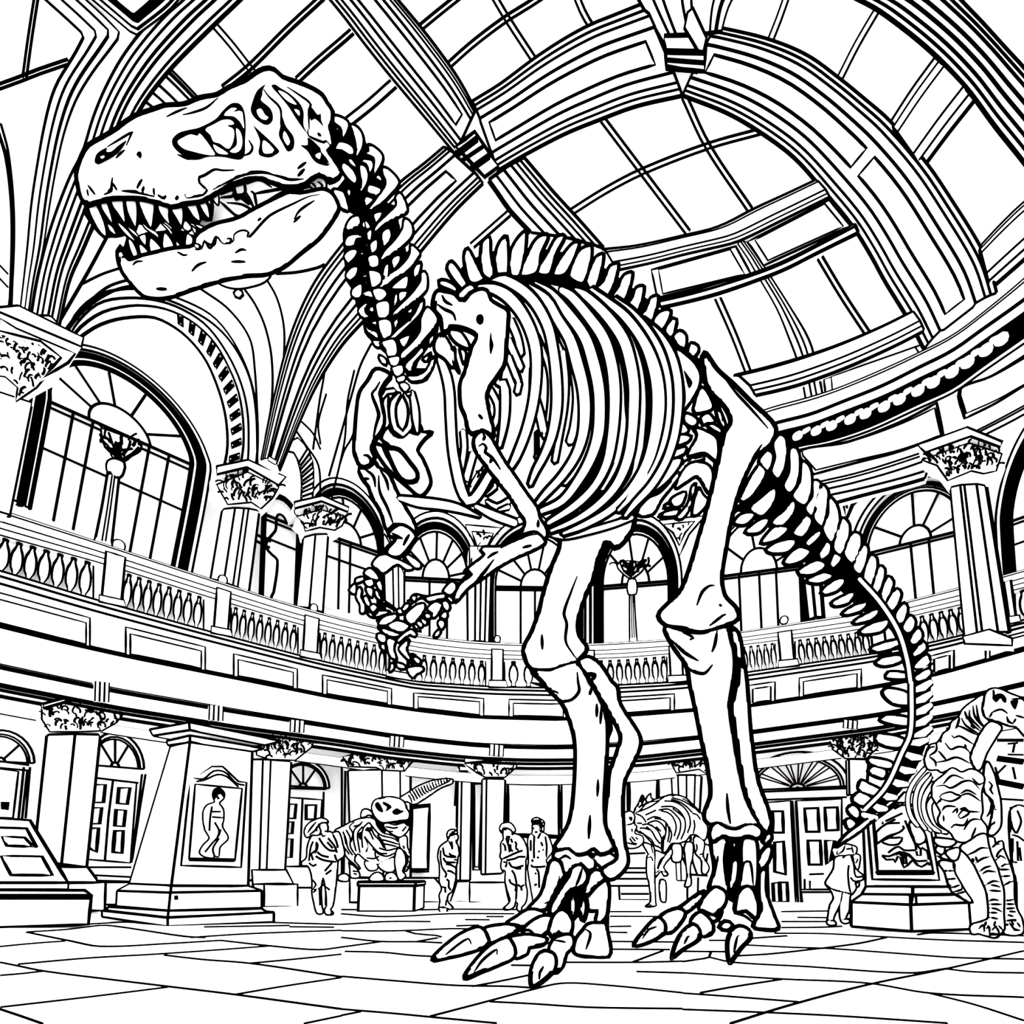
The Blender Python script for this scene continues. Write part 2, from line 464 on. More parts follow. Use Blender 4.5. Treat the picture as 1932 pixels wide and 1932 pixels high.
# ---- walls: drum behind everything, seen part only
m = M()
def drum(m, R, z0, z1, a0, a1, n=64, th=.4):
    vs = []
    for i in range(n + 1):
        a = a0 + (a1 - a0) * i / n
        for r_, z in ((R, z0), (R, z1), (R + th, z1), (R + th, z0)):
            vs.append((RC[0] + r_ * math.cos(a), RC[1] + r_ * math.sin(a), z))
    fs = [(i*4+j, i*4+(j+1) % 4, i*4+4+(j+1) % 4, i*4+4+j) for i in range(n) for j in range(4)]
    m.add(vs, fs, 0)
    return m
struct(drum(M(), 15.7, 0, 14.6, math.radians(-5), math.radians(195)), 'wall_back')

# ceiling: frosted glass dome shell
m = M(); na, ne = 48, 14; vs = []
for j in range(ne + 1):
    e = math.pi / 2 * j / ne * .98
    for i in range(na + 1):
        a = math.radians(-15 + 210 * i / na)
        for k in (0, .12):
            vs.append((RC[0] + (15.2 + k) * math.cos(a) * math.cos(e), RC[1] + (15.2 + k) * math.sin(a) * math.cos(e), ZS + (ZR + 1.2 + k) * math.sin(e)))
W_ = (na + 1) * 2; fs = []
for j in range(ne):
    for i in range(na):
        for k in (0, 1):
            p = j*W_ + i*2 + k; fs.append((p, p + 2, p + W_ + 2, p + W_))
m.add(vs, fs, 0)
struct(m, 'ceiling', 'glass')

TN = [0]
def trim(m, mat='plaster'):
    TN[0] += 1; return struct(m, 'trim_%d' % TN[0], mat)
WN = [0]
RIB = [(0, 0, 1.2), (.07, .08, 1), (.14, .14, .9), (.26, .2, .9), (.30, .13, 0), (.70, .13, 0), (.75, .2, .9), (.86, .14, .9), (.93, .08, .9), (1, 0, 1.5)]
RIB2 = [(0, 0, 1.3), (.12, .12, 1), (.26, .22, .9), (.5, .22, 0), (.74, .22, .9), (.88, .12, 1), (1, 0, 1.8)]
BAR0 = [(0, 0, 1), (0, .08, 0), (1, .08, 0), (1, 0, 1.3)]
ribs = [
 # left pair of pendentive ribs
 ('37,600 44,540 52,470 60,385 73,300 84,240 97,187 110,155 127,127 145,97 160,67 160,67 125,34 87,0 60,-25', '52,602 62,540 76,480 88,400 102,320 118,250 140,190 170,140 200,100 225,67 225,67 190,32 155,0 128,-25',
   [(0, 0, 1.2), (.33, .12, 1), (.66, .2, 1), (1, .1, 1.1)]),
 ('350,-25 330,0 290,35 235,103 200,165 175,225 155,290 133,333 110,390 90,450 70,530 58,600', '470,-20 450,0 400,48 330,118 290,165 262,205 235,260 205,340 175,420 150,480 128,530 108,618',
   [(0, 0, 1.1), (.15, .1, .9), (.3, .16, .9), (.48, .22, .9), (.62, .22, .9), (.86, .12, 1), (1, 0, 1.7)]),
 # chevron frame at the top
 ('195,-10 213,5 252,37 252,37 290,3 305,-10', '150,-12 200,30 250,72 250,72 315,22 340,-8', [(0, 0, 2.2), (.3, .1, 2.0), (.75, .16, 1), (1, .1, 1)]),
 # long diagonal rib to the crossing boss
 ('600,-25 644,28 690,88 734,143 800,222 858,292', '725,-25 745,0 795,60 844,125 870,165 895,212', RIB),
 ('921,343 940,370 961,400 1001,443', '987,303 1010,330 1044,370 1090,420 1137,473', [(0, 0, 1.8), (.2, .1, 1), (.4, .2, 1), (.6, .2, 1), (.75, .12, 1), (.87, .1, 1), (1, 0, 1.5)]),
 # rib running down left from the boss to the second capital
 ('838,278 800,310 755,345 700,400 640,470 590,540 550,630 520,740 493,868', '911,345 860,395 798,468 735,545 690,600 645,650 600,720 567,790 527,888', RIB),
 # great arch in front: rising part and falling part
 ('891,193 944,160 1007,113 1060,78 1111,50 1160,30 1215,8', '937,323 970,303 1011,280 1070,250 1127,227 1200,200 1287,180', RIB),
 ('1348,55 1365,57 1448,77 1521,107 1581,150 1630,190 1678,232 1748,313 1800,390 1845,463 1865,505 1880,558', '1288,180 1371,213 1435,250 1501,300 1565,373 1611,430 1645,485 1671,533 1700,580 1718,610 1745,662', RIB),
 ('1192,-25 1205,0 1225,35 1252,82', '1400,-25 1380,0 1368,30 1360,62', [(0, 0, 1.2), (.15, .1, 1), (.25, .15, 1), (.45, .2, 1), (.55, .2, 1), (.8, .12, 1), (.9, .1, 1.6), (1, 0, 1)]),
 ('1580,-20 1621,0 1658,20 1721,67 1765,105 1800,140 1835,180 1881,243 1932,307 1975,365', '1790,-25 1808,0 1855,50 1900,100 1932,135 1975,185', [(0, 0, 1.6), (.14, .1, 1), (.28, .16, 1), (.45, .2, 1), (.62, .2, 1), (.8, .14, 1), (.9, .08, 1), (1, 0, 1.2)]),
 # cross bands between the arches
 ('1765,108 1720,170 1678,235', '1840,187 1790,250 1738,320', RIB2),
 ('1990,340 1932,385 1890,425 1848,470', '1990,440 1932,492 1900,520 1868,548', RIB2),
 # horizontal bands of the front vault
 ('1137,473 1200,466 1288,447 1355,430 1421,397 1480,370 1538,343', '1160,512 1230,497 1288,482 1340,470 1391,457 1475,417 1565,373', RIB2),
 ('1240,570 1300,556 1355,540 1430,517 1480,497 1540,467 1612,428', '1246,584 1300,572 1360,556 1440,528 1485,510 1540,482 1620,443', [(0, 0, 1), (.4, .1, .9), (1, 0, 1.5)]),
 ('1385,716 1440,703 1505,685 1580,660 1660,627 1720,598', '1425,753 1475,742 1518,730 1600,700 1690,660 1745,632', RIB2),
 # the narrow upright rib
 ('1392,459 1412,488 1430,520 1465,580 1490,640 1508,690 1522,760', '1408,457 1432,490 1455,525 1490,580 1525,640 1540,690 1552,748', [(0, 0, 1.2), (.35, .1, 1), (.65, .1, 1), (1, 0, 1.4)]),
]
for i, (A, B, pr) in enumerate(ribs):
    m = M(); lf = .05 * (i % 5)
    strip(m, Q(A), Q(B), [(t, h + lf, w_) for t, h, w_ in pr], SD, w_=4.0, thick=.35)
    if i in (3, 6, 7, 5):
        # sunk panel bordered with a bead on the middle of the rib
        a = cr(Q(A), 16); b = cr(Q(B), 16); n = max(len(a), len(b)); a = resample(a, n); b = resample(b, n)
        def mid(t, u): 
            k = t * (n - 1); j = int(k); f = k - j; j2 = min(j + 1, n - 1)
            g = lambda c: (c[j][0] * (1 - f) + c[j2][0] * f, c[j][1] * (1 - f) + c[j2][1] * f)
            p, q = g(a), g(b); return (p[0] * (1 - u) + q[0] * u, p[1] * (1 - u) + q[1] * u)
        spans = {3: ((.0, .93),), 6: ((.04, .93),), 7: ((.03, .5), (.53, .97)), 5: ((.05, .99),)}[i]
        for t0, t1 in spans:
            lp = [mid(t, .38) for t in np.linspace(t0, t1, 14)] + [mid(t, .64) for t in np.linspace(t1, t0, 14)]
            m.line(lp, 3.6, SD, sm=False, closed=True, lift=.16 + lf)
    trim(m)

# panels between bands
for A, B, C_, D_ in (((1411,457),(1565,378),(1605,427),(1440,502)), ((1229,510),(1388,466),(1418,520),(1240,563)), ((1555,717),(1740,652),(1752,672),(1558,748))):
    m = M(); plate(m, [A, B, C_, D_], SD, lift=.03, thick=.15, w_=3.4, step=14)
    plate(m, [(A[0]*.93+C_[0]*.07, A[1]*.93+C_[1]*.07), (B[0]*.93+D_[0]*.07, B[1]*.93+D_[1]*.07), (C_[0]*.93+A[0]*.07, C_[1]*.93+A[1]*.07), (D_[0]*.93+B[0]*.07, D_[1]*.93+B[1]*.07)], SD, lift=.07, thick=.05, w_=2.5, step=14)
    trim(m)
# bosses where the ribs cross
for pl, bands in (('856,285 892,257 937,323 911,343', (('858,300 897,270', 11), ('868,312 908,285', 7), ('885,328 920,303', 11))),
                  ('1252,74 1332,72 1328,142 1256,136', (('1254,104 1328,106', 9), ('1254,120 1328,126', 7), ('1256,132 1316,144', 6)))):
    m = M(); plate(m, Q(pl), SD, lift=.45, thick=.3, w_=5)
    for q, ww in bands: m.line(Q(q), ww * .68, SD, sm=False, lift=.47)
    trim(m)
m = M(); plate(m, Q('1296,30 1306,22 1332,78 1326,104 1316,104 1290,60'), SD, lift=.5, thick=.2, w_=4); trim(m)

# glazed bays: pane with its bars
def bay(poly, bars, wbar=10):
    WN[0] += 1; m = M(); plate(m, Q(poly), SDO, lift=0, thick=.03, w_=0, step=30)
    o = struct(m, 'window_%d' % WN[0], 'glass')
    for b in bars:
        wb = wbar
        if isinstance(b, tuple): b, wb = b
        q = Q(b); c = cr(q, 20); L = []; R_ = []
        for i, (x, y) in enumerate(c):
            a_, b_ = c[max(i-1, 0)], c[min(i+1, len(c)-1)]; dx, dy = b_[0]-a_[0], b_[1]-a_[1]; l = math.hypot(dx, dy)
            L.append((x - dy/l*wb/2, y + dx/l*wb/2)); R_.append((x + dy/l*wb/2, y - dx/l*wb/2))
        m = M(); strip(m, L, R_, [(0, 0, 0), (0, .06, 1), (1, .06, 1.15), (1, 0, 0)], SD2, w_=3.2, thick=.06, step=24, ends=False)
        m.build('glazing_bar', 'plaster', o)
bay('1001,290 1137,227 1288,187 1440,248 1538,343 1421,397 1288,447 1137,473', ['1137,227 1211,325 1298,440', '1291,184 1335,277 1415,397', '1075,403 1140,362 1211,325 1335,277 1436,249'])
bay('1246,575 1450,525 1612,440 1718,600 1505,687 1388,716', ['1352,560 1385,635 1413,708', '1547,488 1590,560 1640,636'])
bay('745,0 1207,-10 1207,13 1111,50 1007,113 891,193', ['790,55 830,22 868,-8', '843,127 890,85 952,38 1000,8 1030,-12', '928,-12 957,37 1006,112', '1085,-12 1100,25 1116,52'])
bay('325,125 400,48 470,-20 600,-25 734,143 838,278 755,345 560,170 400,190', ['400,45 435,85 470,130 500,165', '608,-5 540,58 470,128 420,168', '690,36 655,68 600,115 560,152', ('775,130 738,162 700,196 655,232', 17)])
bay('1365,57 1380,0 1621,0 1765,105 1678,232 1521,107', ['1484,-5 1470,35 1453,78', '1655,20 1617,85 1584,150'])
bay('1840,187 1932,307 1990,340 1848,470 1740,318', [])
bay('960,400 1001,443 940,470 850,520 800,468', [('990,378 962,402 890,465', 10)])
bay('-20,-20 87,0 160,67 127,127 -20,170', [('69,-20 55,70 44,150', 7), ('-20,172 40,150 70,138 128,118', 9)])
for q in ('272,135 300,145 330,165 355,188', '280,148 310,170 338,192', '262,178 285,205 300,212'):
    pass
# short mouldings seen left of the skull
m = M()
strip(m, Q('318,128 345,155 378,190'), Q('258,210 268,216 280,225'), [(0, 0, 1.3), (.1, .1, 1.6), (.2, .12, 1.2), (.42, .16, 1.2), (.6, .16, 1), (.8, .12, 1), (1, 0, 1)], SDO, w_=4, thick=.1)
trim(m)

# ---- ring cornice, bead moulding, frieze
E0 = Q('1430,792 1455,783 1520,766 1578,748 1660,715 1735,681 1800,648 1850,612 1932,545 1990,490')
E1 = Q('1432,828 1461,817 1530,800 1588,778 1665,748 1735,714 1800,682 1855,644 1932,590 1990,545')
E2 = Q('1440,858 1490,842 1540,832 1610,812 1680,786 1750,752 1810,712 1860,682 1932,632 1990,590')
E3 = Q('1470,868 1500,850 1560,838 1640,812 1735,768 1800,738 1850,702 1932,645 1990,605')
F1 = Q('1530,918 1555,912 1620,897 1735,861 1800,838 1860,810 1932,772 1990,740')
F2 = Q('1545,932 1600,920 1680,898 1740,878 1800,855 1870,822 1932,790 1990,755')
S14 = dome(14.0)
m = M(); strip(m, E0, E1, [(0, .0, 1.1), (0, .3, 1), (.2, .34, 1), (1, .42, 1.6)], S14, thick=.3, step=20); trim(m)
m = M(); plate(m, E1 + E2[::-1], S14, lift=.05, thick=.3, w_=0, step=20, mat=1)
bead = thing('bead_moulding', 'row of white egg beads on a black band under the ring cornice', 'moulding', S14(1680, 770)[0])
for k in range(13):
    x = 1504 + k * 32 + (k % 2) * 3; y = yat(mix(E1, E2, .46), x) + 1; h = 7.5 + k * .3
    b = M()
    p, n = S14(x, y); kk = (p - CAM).length / ray(x, y).length
    bone(b, [(x - 3, y + 1, (p + n * .2).y, h * .9), (x + 4, y - 2, (p + n * .2).y, h)], w_=0, n=8, step=6)
    b.build('bead', 'plaster', bead)
    if k < 12:
        b = M(); x2 = x + 17; y2 = yat(mix(E1, E2, .3), x2) ; p, n = S14(x2, y2)
        bone(b, [(x2 - 4, y2 + 2, (p + n * .2).y, h * .55), (x2 + 5, y2 - 3, (p + n * .2).y, h * .5)], w_=0, n=8, step=6)
        b.build('bead', 'plaster', bead)
m.build('band', 'plaster', bead)
m = M(); strip(m, E3, F1, [(0, .12, 1), (0.08, .12, 1), (.08, .04, 0), (.96, .04, 0), (1, .1, 1.4)], S14, thick=.3, step=20)
strip(m, F1, F2, [(0, .1, 0), (.5, .2, 1), (1, .16, 1)], S14, thick=.3, step=20)
for q in (Q('1508,857 1600,838 1700,800 1768,765 1768,765 1780,824 1780,824 1700,855 1620,876 1535,899 1535,899'), Q('1811,741 1870,715 1932,677 1990,640 1990,640 1990,700 1932,733 1880,765 1821,794 1821,794')):
    m.line(q, 4, S14, closed=True, lift=.1, step=14)
    c = np.mean(q, axis=0); m.line([(c[0] + (x - c[0]) * .965, c[1] + (y - c[1]) * .87) for x, y in q], 2.6, S14, closed=True, lift=.1, step=14)
trim(m)
m = M(); strip(m, Q('1550,940 1620,925 1700,905 1750,890'), Q('1560,955 1630,936 1700,918 1745,905'), [(0, .05, 1.3), (1, .05, 1.6)], S14, thick=.2); trim(m)

# ---- balcony ring: rail, posts, fascia, entablature
def ring(c0, c1, prof, x0=-60, x1=2000, **k):
    m = M(); strip(m, sub(c0, x0, x1, 40), sub(c1, x0, x1, 40), prof, SB, step=26, **k); return m
SR = cyl(14.0)
trim(ring(mix(CF, CA, 0.0), CA, [(0, .18, 1), (.10, .18, 1), (.10, .12, 0), (.22, .12, 1), (.22, .02, 0), (1, .02, 1.9)], w_=3.6, thick=.4))
trim(ring(CA, CB2, [(0, .0, 0), (.62, .0, .8), (.70, .12, 1.9), (.76, .12, .0), (.98, .2, 1), (1, .2, 1.2)], w_=3.6, thick=.5))
CB3 = off(CB2, 9)
trim(ring(CB2, CB3, [(0, .1, 1), (.5, .05, 1.6), (1, -.2, 2.2)], w_=3.6, thick=.5))
trim(ring(off(CB2, 22), off(CB2, 38), [(0, -.5, 1.2), (.5, -.45, 1), (1, -.45, 1)], w_=3.2, thick=.4))
# small paired blocks under the band
for x in (186, 403, 557, 746, 935, 1605):
    m = M(); a = yat(CB, x) + 6; b = yat(CB2, x) - 4
    for dx in (-13, -4, 5): plate(m, [(x + dx, a + dx * .1), (x + dx + 8, a + dx * .1 + 1), (x + dx + 7, b + dx * .1), (x + dx - 1, b + dx * .1)], SB, lift=.3, thick=.2, w_=2.4)
    trim(m)
# fascia panels
for x0, x1 in ((-40, 168), (236, 386), (440, 560), (608, 738), (780, 912), (960, 1070), (1115, 1272), (1412, 1462), (1508, 1625), (1755, 1800), (1860, 1990)):
    m = M(); t = sub(mix(CF, CA, .38), x0, x1, 5); b = sub(off(CA, -1), x0, x1, 5)
    t2 = sub(mix(CF, CA, .52), x0 + 8, x1 - 8, 5)
    plate(m, t + b[::-1], SB, lift=.06, thick=.06, w_=3.2, step=20)
    plate(m, t2 + sub(off(CA, -3), x0 + 8, x1 - 8, 5)[::-1], SB, lift=.09, thick=.06, w_=3.2, step=20)
    trim(m)
# posts and balustrades
posts = [(-50, -8), (197, 233), (407, 433), (574, 600), (735, 768), (927, 948), (1096, 1120), (1262, 1285), (1468, 1493), (1640, 1665), (1895, 1908)]
rail = thing('balcony_handrail', 'long curved stone handrail running above all the balusters of the gallery', 'handrail', SB(966, 1215)[0])
m = M(); strip(m, sub(CC, -60, 2000, 44), sub(CR_, -60, 2000, 44), [(0, .15, 1), (.22, .25, 1), (.25, .12, 0), (.5, .12, 1), (.75, .06, 1), (1, .0, 1)], SB, w_=3.4, thick=.25, step=26)
m.build('rail', 'stone', rail)
for x0, x1 in posts:
    m = M(); lean = (966 - (x0 + x1) / 2) * -.11 * 0
    t = sub(CC, x0, x1, 2); b = sub(CF, x0 - (966 - x0) * .012, x1 - (966 - x1) * .012, 2)
    plate(m, [(t[0][0], t[0][1] + 12), (t[1][0], t[1][1] + 12), b[1], b[0]], SB, lift=.14, thick=.3, w_=3.6)
    plate(m, [(b[0][0] - 5, b[0][1] - 12), (b[1][0] + 5, b[1][1] - 12), (b[1][0] + 9, b[1][1] + 1), (b[0][0] - 6, b[0][1] + 1)], SB, lift=.2, thick=.2, w_=3)
    m.build('post', 'stone', rail)
bays = [(-4, 176, 7, 'leftmost'), (233, 384, 8, 'second from the left'), (436, 562, 8, 'third from the left'), (604, 728, 8, 'behind the raised claws'), (772, 916, 8, 'in the middle, right of the claws'), (952, 1092, 5, 'beside the left shin'), (1124, 1258, 8, 'between the two leg bones'), (1395, 1462, 5, 'right of the right knee'), (1500, 1636, 9, 'behind the upper tail'), (1728, 1818, 5, 'right of the tail'), (1915, 1990, 3, 'at the right edge')]
for x0, x1, n, wh in bays:
    xm = (x0 + x1) / 2
    t = thing('balustrade', 'stone baluster panel of the gallery, ' + wh, 'balustrade', SB(xm, yat(CF, xm))[0], 'baluster panels of the ring gallery')
    m = M(); T_ = sub(off(CR_, 2), x0, x1, 4); B_ = sub(off(CF, -4), x0, x1, 4)
    plate(m, T_ + B_[::-1], cyl(14.25), lift=0, thick=.08, w_=3, step=22)
    m.build('back_slab', 'stone', t)
    for k in range(n):
        u = (k + .6) / n; x = x0 + (x1 - x0) * u
        y0 = yat(CR_, x) + 5; y1 = yat(CF, x) - 6; H = y1 - y0; dx = -(966 - x) * .012
        h = min(10.0, (x1 - x0) / n * .42); q = SB(x, (y0 + y1) / 2)[0].y
        m = M()
        bone(m, [(x, y0, q, h * .5), (x + dx*.12, y0 + H*.1, q, h * .45), (x + dx*.3, y0 + H*.27, q, h * .85), (x + dx*.5, y0 + H*.5, q, h * 1.0), (x + dx*.7, y0 + H*.74, q, h * .85), (x + dx*.88, y0 + H*.9, q, h * .4), (x + dx, y1, q, h * .55)], flat=.9, w_=3.0, n=10, step=8, cap=.2)
        m.build('baluster', 'stone', t)
# small ball finials on the rail
for x, y, r in ((224, 1029, 11), (420, 1094, 9), (592, 1147, 8), (938, 1206, 7), (1479, 1170, 8)):
    m = M(); q = SB(x, y)[0].y
    bone(m, [(x, y + 2, q, r), (x + .5, y - 2, q, r)], w_=3, n=14, step=2, flat=1)
    o = m.build('ball_finial', 'stone'); o['label'] = {224: 'stone ball on the handrail beside the tall lamp post', 420: 'stone ball on the handrail in front of the tall left column', 592: 'stone ball on the handrail by the third column', 938: 'stone ball on the handrail between the middle arches', 1479: 'stone ball on the handrail behind the upper tail'}[x]
    o['category'] = 'finial'; o['group'] = 'ball finials on the gallery handrail'
# ---- arched windows of the upper storey
def archwin(c, U, V, Dn, bands, spokes, inner=.42, vert=(), hor=(), w_=3.4, R=15.2, mull=None, inner2=True):
    c, U, V, Dn = [np.array(q, float) for q in (c, U, V, Dn)]; sf = cyl(R)
    def at(u, v, k=1.0):
        if v >= 0: q = c + u * U * k + v * V * k
        else: q = c + u * U * k - v * Dn
        return (float(q[0]), float(q[1]))
    def outline(k): return [at(k, -1)] + [at(k * math.cos(a), k * math.sin(a)) for a in np.linspace(0, math.pi, 17)] + [at(-k, -1)]
    WN[0] += 1; m = M()
    plate(m, outline(1.0), sf, lift=0, thick=.04, w_=0, step=20)
    o = struct(m, 'window_%d' % WN[0], 'glass')
    for k0, k1, l, wf in bands:
        m = M(); strip(m, outline(k0), outline(k1), [(0, l, wf[0]), (1, l, wf[1])], sf, w_=w_, thick=.12, step=12)
        m.build('frame', 'plaster', o)
    m = M()
    if inner:
        q = [at(inner * math.cos(a), inner * math.sin(a)) for a in np.linspace(0, math.pi, 11)]
        m.line(q, w_, sf, lift=.06, step=6)
    for a in spokes:
        a = math.radians(a); m.line([at(inner * math.cos(a), inner * math.sin(a)), at(math.cos(a), math.sin(a))], w_, sf, lift=.06, sm=False)
    m.line([at(-1, 0), at(1, 0)], w_ * 1.3, sf, sm=False, lift=.06)
    q0, q1 = at(-1, -.05), at(1, -.05); m.line([q0, q1], w_, sf, sm=False, lift=.06)
    for u in vert: m.line([at(u, 0), at(u, -1)], w_, sf, sm=False, lift=.06)
    for v in hor: m.line([at(-1, -v), at(1, -v)], w_, sf, sm=False, lift=.06)
    if inner2:
        m.line([at(-inner, 0), at(-inner * .5, .12)], w_ * .01, sf) if 0 else None
    m.build('muntin_bars', 'plaster', o)
    return o
B1 = [(1.0, 1.04, .12, (1, 1)), (1.04, 1.14, .16, (1, 1)), (1.14, 1.20, .14, (5, 1)), (1.2, 1.30, .2, (1, 1))]
archwin((225, 819), (133, 59), (-16, -112), (-38, 205), [(1.0, 1.03, .12, (1, 1)), (1.03, 1.09, .16, (1, 1)), (1.16, 1.17, .08, (3.2, 2.4)), (1.2, 1.27, .2, (1, 1))], (25, 62, 92, 122, 148), inner=.44, vert=(-.66, -.38, .42, .70), hor=(.42,), w_=3.6)
B2 = [(1.0, 1.06, .1, (1, 1)), (1.15, 1.17, .1, (2.4, 1.6)), (1.26, 1.4, .18, (1.2, 1))]
archwin((822, 1094), (60, 3), (0, -88), (0, 115), B2, (10, 35, 58, 88, 120, 145), inner=.42, vert=(-.2, .35), hor=())
archwin((1009, 1110), (75, 1), (0, -95), (0, 108), B2, (20, 48, 75, 105, 135, 160), inner=.36, vert=(0, .36, -.36))
archwin((1199, 1103), (62, -5), (-2, -92), (0, 112), B2, (30, 65, 100, 140), inner=.42, vert=())
archwin((1432, 1080), (76, -10), (-5, -98), (5, 115), B2, (20, 55, 100, 145), inner=.45, vert=(-.5, .0, .42))
archwin((1727, 1024), (90, -22), (2, -93), (12, 128), [(1.0, 1.06, .1, (1, 1)), (1.12, 1.16, .1, (1.2, 1)), (1.24, 1.36, .18, (1, 1.2))], (20, 62, 95, 150), inner=.33, vert=(-.1, .28))
archwin((655, 1024), (58, 20), (-4, -80), (-3, 132), B2, (25, 60, 95, 130), inner=.45, vert=(-.25, .1), hor=(.3,))
archwin((2010, 950), (100, -35), (6, -160), (10, 150), B1, (60, 120), inner=.3, vert=(-.6,), hor=(.3,))
archwin((530, 985), (30, 12), (-2, -40), (-6, 170), [(1, 1.12, .1, (1, 2))], (), inner=.3, vert=(), hor=(.25,))
# wide outer arches at the left with a band of dentil blocks
m = M(); sf = cyl(15.0)
AO = Q('128,648 150,622 190,595 240,583 280,583 320,592 360,612 400,648 428,695 448,745 457,800 457,850 452,880'); AI = Q('150,640 180,620 215,608 250,603 285,603 315,615 350,640 385,682 410,738 424,790 428,840 425,868 420,888')
strip(m, AO, AI, [(0, .1, 1.1), (1, .1, 1.1)], sf, w_=3.6, thick=.2)
strip(m, Q('118,648 140,600 180,565 235,552 290,558 345,575 400,605 440,655 468,715 482,780 484,850 480,888'), Q('122,648 145,610 185,575 240,566 290,570 335,584 385,615 424,665 452,722 466,780 468,850 466,880'), [(0, .14, 1.1), (1, .08, 1)], sf, w_=3.4, thick=.2)
trim(m)
dn = thing('dentil_band', 'row of small carved blocks along the wide left arch', 'ornament', sf(430, 760)[0])
ao = resample(cr(AO, 8), 60); ai = resample(cr(AI, 8), 60)
for k in range(24, 58, 3):
    p, q, p2, q2 = ao[k], ai[k], ao[k+1], ai[k+1]
    L = lambda a, b, t: (a[0]*(1-t)+b[0]*t, a[1]*(1-t)+b[1]*t)
    m = M(); plate(m, [L(p, q, .2), L(p2, q2, .2), L(p2, q2, .8), L(p, q, .8)], sf, lift=.2, thick=.1, w_=3.6)
    m.line([L(L(p, q, .3), L(p2, q2, .3), .5), L(L(p, q, .7), L(p2, q2, .7), .5)], 3, sf, sm=False, lift=.21)
    m.build('dentil', 'plaster', dn)
dn2 = thing('dentil_band', 'short row of small carved blocks on the narrow arch right of the first column', 'ornament', sf(580, 880)[0])
m = M(); A2 = Q('545,838 560,830 575,845 588,875 590,910 588,945'); A3 = Q('540,855 553,858 563,880 568,910 567,950')
strip(m, A2, A3, [(0, .1, 1), (1, .1, 1)], sf, w_=3.2, thick=.1); m.build('band', 'plaster', dn2)
a2 = resample(A2, 16); a3 = resample(A3, 16)
for k in (5, 7, 9, 11, 13):
    m = M(); plate(m, [a2[k], a2[k+1], a3[k+1], a3[k]], sf, lift=.16, thick=.1, w_=3.2); m.build('dentil', 'plaster', dn2)
# vault lines left of centre: slender shafts behind the neck
vault = [('300,562 345,580 400,612 440,655 470,715 482,780 485,880', 3.4), ('375,545 430,585 470,640 480,700 485,790', 3.4), ('455,540 480,575 500,620 512,680 512,760 500,830', 3.6), ('500,525 520,560 532,600 536,640 532,720', 3.4),
 ('520,518 560,515 600,506 612,500', 3.6), ('600,660 612,690 602,760 590,850', 3.2), ('644,470 620,520 600,570 590,640', 3.4), ('660,480 640,530 625,570', 3.2), ('700,650 680,690 665,740 640,830 620,900', 3.4), ('615,745 600,800 604,840', 3), ('548,800 575,840 600,880 604,940', 3.2), ('560,790 590,820 604,850', 3),
 ('668,700 655,760 650,830 640,880 625,940', 3.2), ('640,880 650,850 662,830 672,800', 3), ('-5,250 10,300 20,380 22,460 18,590', 5), ('0,235 14,290 24,400 22,520 14,596', 3.6), ('-5,500 14,520', 3), ('-5,525 14,545', 3),
 ('200,450 165,515 110,610', 4), ('173,425 130,510 85,588', 8), ('150,540 190,520 225,508', 3), ('118,630 150,590 200,545 250,527', 3.4), ('115,640 160,585 215,550 252,540', 3.4)]
m = M()
for q, ww in vault: m.line(Q(q), ww, dome(14.75), lift=.05)
trim(m)
# chandelier ring half hidden by the jaw
t = thing('hanging_lamp', 'small shallow bowl lamp with a ball below, under the jaw', 'lamp', P(450, 530, 9))
m = M(); blob(m, Q('408,530 425,522 460,514 495,520 512,518 500,532 480,540 450,545 425,541'), 9, th=.1, rnd=12, w_=3); m.build('bowl', 'plaster', t)
m = M(); blob(m, Q('450,546 457,550 459,556 452,563 444,560 441,553'), 9, th=.05, rnd=6, w_=4); m.build('ball', 'plaster', t)
m = M(); bone(m, [(448, 522, 9, 3), (451, 546, 9, 2)], w_=2); m.build('stem', 'plaster', t)

# ---- columns
def column(name, label, shaft, cap, base=None, capn=60, Y=None, R=14.3, w_=3.6, flutes=(.35,), seed=1, abacus=None):
    sf = cyl(R); x, y = shaft[3]; t = thing('column', label, 'column', sf(*[(shaft[3][i] + shaft[2][i]) / 2 for i in (0, 1)])[0], name)
    m = M(); A = [shaft[0], shaft[3]]; B = [shaft[1], shaft[2]]
    pr = [(0, 0, 1.4), (.02, .12, 0)] + [(f, .2, .9) for f in flutes] + [(.98, .12, 0), (1, 0, 2.2)]
    strip(m, A, B, pr, sf, w_=w_, thick=.3, sm=False, step=30)
    m.build('shaft', 'stone', t)
    m = M(); plate(m, cap, sf, lift=.28, thick=.4, w_=2.6, sm=False, step=14)
    squiggles(m, cap, sf, capn, seed=seed, lift=.3, size=13)
    m.build('capital', 'stone', t)
    if abacus:
        m = M()
        for k, pl in enumerate(abacus): plate(m, pl, sf, lift=.4 + .08 * k, thick=.5, w_=w_)
        m.build('abacus', 'stone', t)
    if base:
        m = M()
        for k, pl in enumerate(base): plate(m, pl, sf, lift=.25 + .12 * k, thick=.3, w_=w_)
        m.build('base', 'stone', t)
G1 = 'Corinthian columns of the upper gallery'; G2 = 'Corinthian columns under the gallery'
column(G1, 'huge column cut by the left edge with leafy capital', [(-60, 735), (56, 765), (14, 975), (-90, 950)], T4('-60,20 60,20 250,90 300,150 230,240 180,300 60,380 70,300 0,240 -60,230'), capn=70, R=13.6, seed=2,
       abacus=[T4('-60,-130 60,-140 435,40 425,90 -60,-110'), T4('-60,-60 40,0 380,140 340,190 200,270 300,160 180,70 -60,10')])
